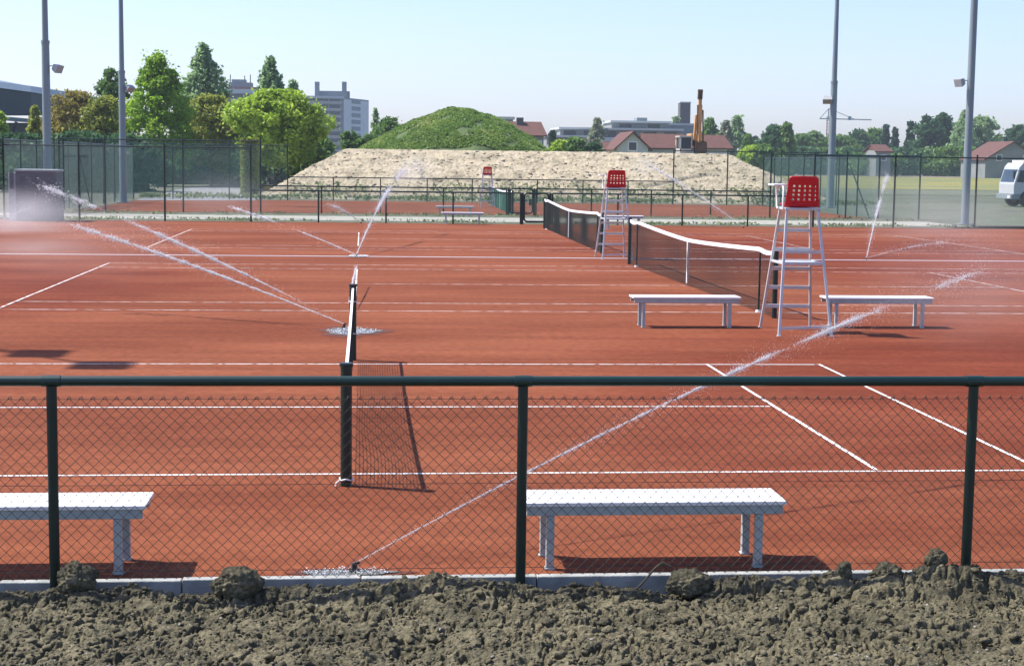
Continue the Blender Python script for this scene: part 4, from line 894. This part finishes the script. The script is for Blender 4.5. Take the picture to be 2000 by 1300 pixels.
# red and white block behind the birch
Y = 520.; x0, x1 = bspan(440, 520, 200, Y); zt = at(470, 170, Y).z; t = thing('apartment_block', 'white and dull red flats behind the birches with aerials on the roof', 'building', (x0, Y, 0)); w_ = x1-x0
b = MB(); b.box(0, w_, 0, 14, 0, zt); b.build('wall', M['brickred'], t)
for i in range(6):
    z = zt-1.2-i*3.0; b = MB(); b.box(-.2, w_+.2, -.6, -.02, z-.9, z+.5); b.build('white_band', M['render'], t)
    b = MB(); b.box(w_*.2, w_*.55, -.3, -.01, z-2.3, z-1.0); b.build('window', M['glass'], t)
xa, xb = bspan(447, 492, 165, Y+3); b = MB(); b.box(xa-x0, xb-x0, 3, 9, zt, at(460, 161, Y+3).z); b.box(xa-x0+.8, xb-x0-2, 4, 8, zt, at(460, 155, Y+3).z); b.build('roof_storey', M['bluegrey'], t)
b = MB()
for a, y_ in ((450, 146), (478, 148), (489, 146)): q = at(a, y_, Y+5); b.tube([(q.x-x0, 5, zt), (q.x-x0, 5, q.z)], .16, 5)
b.build('aerial', M['dark'], t)
# sports hall on the left
Y = 150.; t = thing('sports_hall', 'long dark hall with curved pale metal roof at the far left', 'building', (at(-60, 250, Y).x, Y, 0)); ox = t.location.x
prf = [(-60, 148, 150), (0, 160, 152), (60, 168, 156), (120, 178, 162), (185, 190, 170)]
b = MB(); vs_ = []; fs = []
for i, (a, y_, yy) in enumerate(prf):
    q = at(a, y_, yy); q2 = at(a, y_+12, yy-1.5); q3 = at(a, 228+(a*.05), yy-1.2)
    vs_ += [(q.x-ox, yy-Y+14, q.z+.2), (q.x-ox, yy-Y, q.z), (q2.x-ox, yy-Y-1.5, q2.z)]
for i in range(len(prf)-1):
    for k in range(2): fs.append((i*3+k, i*3+k+1, i*3+k+4, i*3+k+3))
b.add(vs_, fs); b.build('roof', M['hallroof'], t)
b = MB(); vs_ = []; fs = []
for a, y_, yy in prf:
    q = at(a, y_+12, yy-1.2); q3 = at(a, 226, yy-1.2); vs_ += [(q.x-ox, yy-Y-1.2, q.z), (q3.x-ox, yy-Y-1.2, q3.z)]
for i in range(len(prf)-1): fs.append((i*2, i*2+1, i*2+3, i*2+2))
b.add(vs_, fs); b.build('glazed_wall', M['halldark'], t)
b = MB()
for i in range(len(prf)-1):
    qa = at(prf[i][0], 231, prf[i][2]-2.2); qb = at(prf[i+1][0], 236, prf[i+1][2]-2.2); b.bar((qa.x-ox, qa.y-Y, qa.z), (qb.x-ox, qb.y-Y, qb.z), .3, .35)
b.build('canopy_edge', M['hallroof'], t)
q0 = at(-60, 240, 151); q1 = at(185, 240, 171); b = MB(); b.add([(q0.x-ox, 1, 0), (q1.x-ox, 21, 0), (q1.x-ox, 21, q1.z), (q0.x-ox, 1, q0.z)], [(0, 1, 2, 3)]); b.build('lower_wall', M['halldark'], t)
for a in (20, 75): 
    qa = at(a-14, 300, 150); qb = at(a+12, 238, 150); b = MB(); b.bar((qa.x-ox, 0, 1.0), (qb.x-ox, 0, qb.z), .25); b.build('strut', M['dark'], t)
# house with hip roof right of the green hill and the flat block behind it
def gable_house(label, xa, xb, eave, ridge, Y, depth, wallm, along=True, group='houses behind the mound', windows=3, base=0):
    x0, x1 = bspan(xa, xb, eave, Y); ze = at((xa+xb)/2, eave, Y).z; zr = at((xa+xb)/2, ridge, Y+(depth/2 if along else 0)).z; w_ = x1-x0
    t = thing('house', label, 'house', (x0, Y, 0), 0, group); b = MB(); b.box(0, w_, 0, depth, 0, ze)
    if not along: b.add([(0, 0, ze), (w_, 0, ze), (w_/2, 0, zr), (0, depth, ze), (w_, depth, ze), (w_/2, depth, zr)], [(0, 1, 2), (3, 5, 4)])
    b.build('wall', wallm, t); o = .5; b = MB()
    if along:
        for sgn, ya, yb in ((1, -o, depth/2), (1, depth+o, depth/2)):
            zz = ze-.35
            b.add([(-o, ya, zz), (w_+o, ya, zz), (w_+o*.2, yb, zr), (-o*.2, yb, zr), (-o, ya, zz+.18), (w_+o, ya, zz+.18), (w_+o*.2, yb, zr+.18), (-o*.2, yb, zr+.18)], [(0, 1, 2, 3), (4, 5, 6, 7), (0, 1, 5, 4), (1, 2, 6, 5), (3, 0, 4, 7)])
        b.add([(0, 0, ze), (0, depth, ze), (0, depth/2, zr)], [(0, 1, 2)]); b.add([(w_, 0, ze), (w_, depth, ze), (w_, depth/2, zr)], [(0, 1, 2)])
    else:
        for xa_, s in ((-o, 1), (w_+o, -1)):
            zz = ze-.45
            b.add([(xa_, -o, zz), (xa_, depth, zz), (w_/2, depth, zr+.05), (w_/2, -o, zr+.05), (xa_, -o, zz+.2), (xa_, depth, zz+.2), (w_/2, depth, zr+.25), (w_/2, -o, zr+.25)], [(0, 1, 2, 3), (4, 5, 6, 7), (3, 0, 4, 7), (0, 1, 5, 4)])
    rf = b.build('roof', M['roofred'], t)
    for i in range(windows):
        xx = w_*(i+.5)/windows; zc = ze-1.5 if along else ze+.2
        f = MB(); f.box(xx-.65, xx+.65, -.05, .04, zc-.7, zc+.6); fo = f.build('window', M['white'], t)
        f = MB(); f.box(xx-.52, xx+.52, -.07, -.052, zc-.58, zc+.48); f.build('pane', M['glass'], fo)
    return t, rf, w_, zr, ze
t, rf, w_, zr, ze = gable_house('dark red roofed house at the right foot of the green hill', 985, 1062, 262, 240, 232, 9, M['concr2'])
b = MB(); q = at(1015, 230, 236); b.box(q.x-t.location.x-.5, q.x-t.location.x+.5, 3.2, 4.2, zr-1.5, q.z); b.build('chimney', M['brick'], rf)
x0, x1 = bspan(955, 1002, 240, 300); z = at(980, 228, 300).z; t = thing('flat_roofed_block', 'grey flat roofed block behind the dark red roof', 'building', (x0, 300, 0))
b = MB(); b.box(0, x1-x0, 0, 12, 0, z-.5); b.build('wall', M['concr2'], t); b = MB(); b.box(-.3, x1-x0+.3, -.3, 12.3, z-.49, z); b.build('roof', M['render'], t)
# terraced flats
Y = 360.; x0 = at(1068, 260, Y).x; t = thing('terraced_flats', 'long stepped pale green grey flats with balcony bands, behind the mound', 'building', (x0, Y, 0))
for a, c, top_, dy in ((1068, 1150, 266, -5), (1094, 1330, 252, 0), (1194, 1306, 238, 4)):
    xa, xb = bspan(a, c, 260, Y+dy); zt = at((a+c)/2, top_, Y+dy).z; b = MB(); b.box(xa-x0, xb-x0, dy, 16+dy*.1, 0, zt-.25); b.build('wall', M['concr2'], t)
    b = MB(); b.box(xa-x0-.4, xb-x0+.4, dy-1.2, 16.1+dy*.1, zt-.249, zt+.2); b.build('roof', M['render'], t)
    k = 0; z = zt
    while z > 4 and k < 4:
        b = MB(); b.box(xa-x0+.2, xb-x0-.2, dy-1.1, dy-.05, z-2.9-.0, z-1.95); b.build('balcony', M['render'], t)
        n_ = max(2, int((xb-xa)/4.5))
        for i in range(n_):
            xx = (xb-xa)*(i+.5)/n_+xa-x0; b = MB(); b.box(xx-1.5, xx+1.3, dy-.04, dy+.1, z-1.9, z-.55); b.build('window', M['glass'], t)
        z -= 3.0; k += 1
xa, xb = bspan(1244, 1264, 235, Y+8); b = MB(); b.box(xa-x0, xb-x0, 8, 12, 5, at(1254, 230, Y+8).z); b.build('roof_storey', M['bluegrey'], t)
x0, x1 = bspan(1306, 1356, 250, 380); z = at(1330, 241, 380).z; t = thing('flat_roofed_block', 'plain grey block between the terraced flats and the excavator', 'building', (x0, 380, 0))
b = MB(); b.box(0, x1-x0, 0, 12, 0, z-.5); b.build('wall', M['bluegrey'], t); b = MB(); b.box(-.3, x1-x0+.3, -.3, 12.3, z-.49, z); b.build('roof', M['render'], t)
x0, x1 = bspan(1328, 1348, 240, 430); z = at(1338, 199, 430).z; t = thing('brick_tower', 'dark square brick tower rising behind the flats', 'tower', (x0, 430, 0))
b = MB(); b.box(0, x1-x0, 0, 3, 0, z-.3); b.build('shaft', M['brick'], t); b = MB(); b.box(-.12, x1-x0+.12, -.12, 3.12, z-.29, z); b.build('cap', M['render'], t)
t, rf, w_, zr, ze = gable_house('pale gabled house with red roof facing the courts', 1205, 1266, 288, 260, 215, 11, M['render'], along=False, windows=1)
gable_house('low long red roofed house between the gabled house and the excavator', 1262, 1345, 287, 264, 226, 9, M['render'], windows=4)
gable_house('red roofed house right of the excavator', 1352, 1425, 287, 266, 240, 9, M['render'], windows=3)
gable_house('small red lean roofed house left of the gabled house', 1184, 1213, 290, 280, 222, 6, M['render'], windows=2)
gable_house('tiny red roofed house among the skyline trees', 1712, 1740, 294, 284, 340, 8, M['concr2'], windows=1)
gable_house('grey rendered house with red gable roof at the right edge', 1925, 2030, 310, 278, 330, 14, M['concr2'], along=False, windows=2)
b = MB()
# tower crane
Y = 700.; q = at(1618, 232, Y); t = thing('tower_crane', 'thin tower crane above the skyline trees behind the third mast', 'crane', (q.x, Y, 0)); M['crane'] = mat('crane_paint', (.40, .18, .14), .6); jz = q.z
b = MB()
for sx in (-.6, .6): b.bar((sx, 0, 0), (sx, 0, jz+1), .35)
for k in range(16): b.bar((-.6, 0, k*jz/16), (.6, 0, (k+1)*jz/16), .25)
b.build('tower', M['crane'], t); e = at(1702, 232, Y).x-q.x; b = MB(); b.bar((-4, 0, jz), (e, 0, jz-.2), .45); b.bar((0, 0, jz+4.5), (e*.6, 0, jz), .22); b.bar((0, 0, jz+4.5), (-4, 0, jz), .25); b.bar((0, 0, jz), (0, 0, jz+4.5), .4); b.build('jib', M['bluegrey'], t)
b = MB(); b.box(e*.46, e*.52, -.6, .6, jz-.5, jz+1.2); b.build('trolley', M['bluegrey'], t)

# ---------------------------------------------------------------- excavator on the mound
M['exc'] = mat('orange_yellow_paint', (.85, .46, .17), .55, (.62, .32, .11), 1.5); M['excw'] = mat('cab_white', (.62, .60, .54), .5, (.5, .48, .44), 2); M['rust'] = mat('rusty_steel', (.16, .085, .036), .7, (.09, .055, .035), 3)
Y = 108.; zb = MH-.1; q = at(1350, 293, Y); t = thing('excavator', 'orange excavator with raised arm standing on top of the sand mound', 'excavator', (q.x, Y, zb)); X0 = q.x
L_ = lambda px_, py_, y=0: Vector((at(px_, py_, Y+y).x-X0, y, at(px_, py_, Y+y).z-zb))
b = MB(); b.box(-.8, -.4, -.2, 2.2, 0, .5); b.box(.6, 1.0, -.2, 2.2, 0, .5); b.build('track', M['dark'], t, .1)
b = MB(); b.box(-.65, .95, .2, 2.4, .56, 1.0); b.box(.15, .95, .9, 2.5, 1.0, 1.4); b.build('body', M['exc'], t, .06)
ca, cb = L_(1326, 268), L_(1349, 292)
b = MB(); x0_, x1_, z0_, z1_ = ca.x, cb.x, .15, ca.z
for xx in (x0_, x1_-.08):
    for yy in (-.5, .9): b.box(xx, xx+.08, yy, yy+.08, z0_, z1_)
b.box(x0_-.05, x1_+.05, -.55, 1.05, z1_-.02, z1_+.10); b.box(x0_, x1_, -.5, .98, 0, .35); b.build('cab', M['excw'], t, .01)
b = MB(); b.box(x0_+.08, x1_-.08, -.44, .9, .36, z1_-.03); b.build('window', M['glass'], t)
b = MB(); pts = [(1360, 300), (1357, 262), (1360, 226)]
pp = [L_(*p_) for p_ in pts]; b.bar(pp[0], pp[1], .20, .30); b.bar(pp[1], pp[2]+Vector((0, 0, .05)), .16, .26); b.build('boom', M['exc'], t, .02)
b = MB(); b.bar(L_(1366, 292, -.3), L_(1367, 238, -.3), .20, .22); b.bar(L_(1366, 240, -.25), L_(1367, 205, -.25), .30, .3); b.bar(L_(1367, 206, -.25), L_(1368, 186, -.25), .22, .24); b.build('stick', M['exc'], t, .02)
b = MB(); b.tube([L_(1373, 280, -.35), L_(1373, 215, -.35)], .05, 8); b.tube([L_(1362, 262, -.35), L_(1363, 205, -.35)], .055, 8); b.build('hydraulic_ram', M['rust'], t)
b = MB(); c0 = L_(1368, 178, -.25); b.bar(L_(1367, 194, -.25), c0, .30, .26); b.tube([c0-Vector((.16, 0, 0)), c0+Vector((.16, 0, 0))], .12, 10); b.build('linkage', M['rust'], t)
b = MB(); c0 = L_(1366, 284, -.4); b.add([(c0.x-.35, -.9, .1), (c0.x+.45, -.9, .1), (c0.x+.45, -.2, .05), (c0.x-.35, -.2, .05), (c0.x-.35, -.7, .8), (c0.x+.45, -.7, .8), (c0.x+.45, -.15, .85), (c0.x-.35, -.15, .85)], [(0, 1, 2, 3), (0, 1, 5, 4), (1, 2, 6, 5), (2, 3, 7, 6), (3, 0, 4, 7)]); b.build('bucket', M['rust'], t)

# small tractor by the left foot of the mound
p = G(540, 372); t = thing('tractor', 'small dark tractor with yellow blade at the left foot of the mound', 'tractor', (p.x, p.y, 0)); s = PX(p.y)
b = MB(); b.box(-.7, .7, .2, 1.9, .45, .95); b.box(-.35, .35, -.7, .3, .45, .85); b.build('body', M['dark'], t, .05)
for sx in (-1, 1):
    b = MB(); b.tube([(sx*.62, 1.4, .45), (sx*.85, 1.4, .45)], .45, 16); b.build('wheel', M['dark'], t); b = MB(); b.tube([(sx*.5, -.4, .3), (sx*.68, -.4, .3)], .3, 14); b.build('wheel', M['dark'], t)
b = MB()
for xx in (-.55, .55):
    for yy in (.5, 1.6): b.bar((xx, yy, .9), (xx*.9, yy, 1.75), .05)
b.box(-.6, .6, .4, 1.7, 1.75, 1.8); b.build('roll_frame', M['dark'], t)
M['yel'] = mat('yellow_paint', (.55, .40, .08), .5, (.4, .28, .06), 3); b = MB(); b.box(-.85, .55, -1.05, -.95, .08, .42); b.bar((-.3, -.95, .3), (-.3, -.3, .5), .06); b.bar((.3, -.95, .3), (.3, -.3, .5), .06); b.build('blade', M['yel'], t)
p = G(634, 380); t = thing('drum', 'grey steel drum lying at the foot of the mound', 'drum', (p.x, p.y, 0))
b = MB(); b.tube([(-.32, 0, .33), (.32, 0, .33)], .32, 18); b.build('shell', M['bluegrey'], t); b = MB()
for xx in (-.3, -.1, .1, .3): b.tube([(xx-.012, 0, .33), (xx+.012, 0, .33)], .335, 18)
b.build('hoop', M['lampgrey'], t)
p = G(820, 396); 

# white truck at the right edge, seen from its left front
p = G(1983, 404); Y = p.y; t = thing('truck', 'white lorry cab half cut off by the right edge', 'truck', (p.x, Y, 0)); M['truckw'] = mat('truck_white', (.72, .74, .76), .35, (.66, .68, .7), 2, coat=.3)
hz = at(1980, 318, Y).z
def extr(prof_, y0, y1):
    n = len(prof_); vs_ = [(x, y0, z) for x, z in prof_]+[(x, y1, z) for x, z in prof_]; fs = [tuple(range(n-1, -1, -1)), tuple(range(n, 2*n))]+[(k, (k+1) % n, n+(k+1) % n, n+k) for k in range(n)]
    return vs_, fs
b = MB(); b.add(*extr([(-.15, .75), (-.15, 1.35), (.15, hz-.25), (.35, hz), (2.1, hz), (2.1, .75)], 0, 2.3)); b.build('cab', M['truckw'], t, .04)
b = MB(); b.add(*extr([(.02, 1.5), (.22, hz-.45), (1.1, hz-.45), (1.1, 1.45)], -.02, -.004)); b.build('side_window', M['glass'], t)
b = MB(); b.bar((-.06, .25, 1.75), (.12, .25, 2.3), .02, .02); b.add([(-.13, .15, 1.5), (-.13, 2.15, 1.5), (.10, 2.15, hz-.4), (.10, .15, hz-.4)], [(0, 1, 2, 3)]); b.build('windscreen', M['glass'], t)
b = MB(); b.box(-.3, 2.1, -.02, 2.32, .45, .749); b.build('bumper', M['bluegrey'], t, .03)
b = MB(); b.box(-.34, -.30, .12, .45, .52, .68); b.build('headlight', M['white'], t)
for yy in (.0, 2.05):
    b = MB(); b.tube([(.75, yy-.05, .5), (.75, yy+.28, .5)], .5, 20); wh = b.build('wheel', M['dark'], t); b = MB(); b.tube([(.75, yy-.07, .5), (.75, yy-.04, .5)], .26, 14); b.build('rim', M['lampgrey'], wh)
b = MB(); b.box(.5, 1.3, .3, 2.0, hz+.003, hz+.16); b.build('light_bar', M['white'], t, .03)
b = MB(); b.box(-.28, -.18, -.22, -.06, 1.7, 2.15); b.bar((-.2, -.15, 2.1), (.1, -.0, 2.2), .03); b.build('mirror', M['dark'], t)
b = MB(); b.box(2.3, 8.0, -.05, 2.4, .95, 2.9); b.build('load_box', M['bluegrey'], t, .03)
for xx in (5.6, 6.8):
    b = MB(); b.tube([(xx, -.05, .5), (xx, .4, .5)], .5, 20); b.build('wheel', M['dark'], t)
b = MB(); b.box(2.1, 8.0, .6, 1.8, .7, .94); b.build('chassis', M['dark'], t)

# ---------------------------------------------------------------- haze: the air between here and the far houses
hz_ = MB(); hz_.box(-900, 900, -30, 1100, -1.4, 60); o = hz_.build('haze', M['white']); o.data.materials.clear(); A = bpy.data.materials.new('haze_air'); A.use_nodes = True
n = A.node_tree; n.nodes.remove(n.nodes['Principled BSDF']); v = n.nodes.new('ShaderNodeVolumePrincipled'); v.inputs['Density'].default_value = .0002; v.inputs['Color'].default_value = (.72, .84, 1, 1); v.inputs['Anisotropy'].default_value = .3
n.links.new(v.outputs[0], n.nodes['Material Output'].inputs['Volume']); o.data.materials.append(A); tag(o, kind='stuff'); o['label'] = 'pale blue summer haze over the distance'; o['category'] = 'haze'
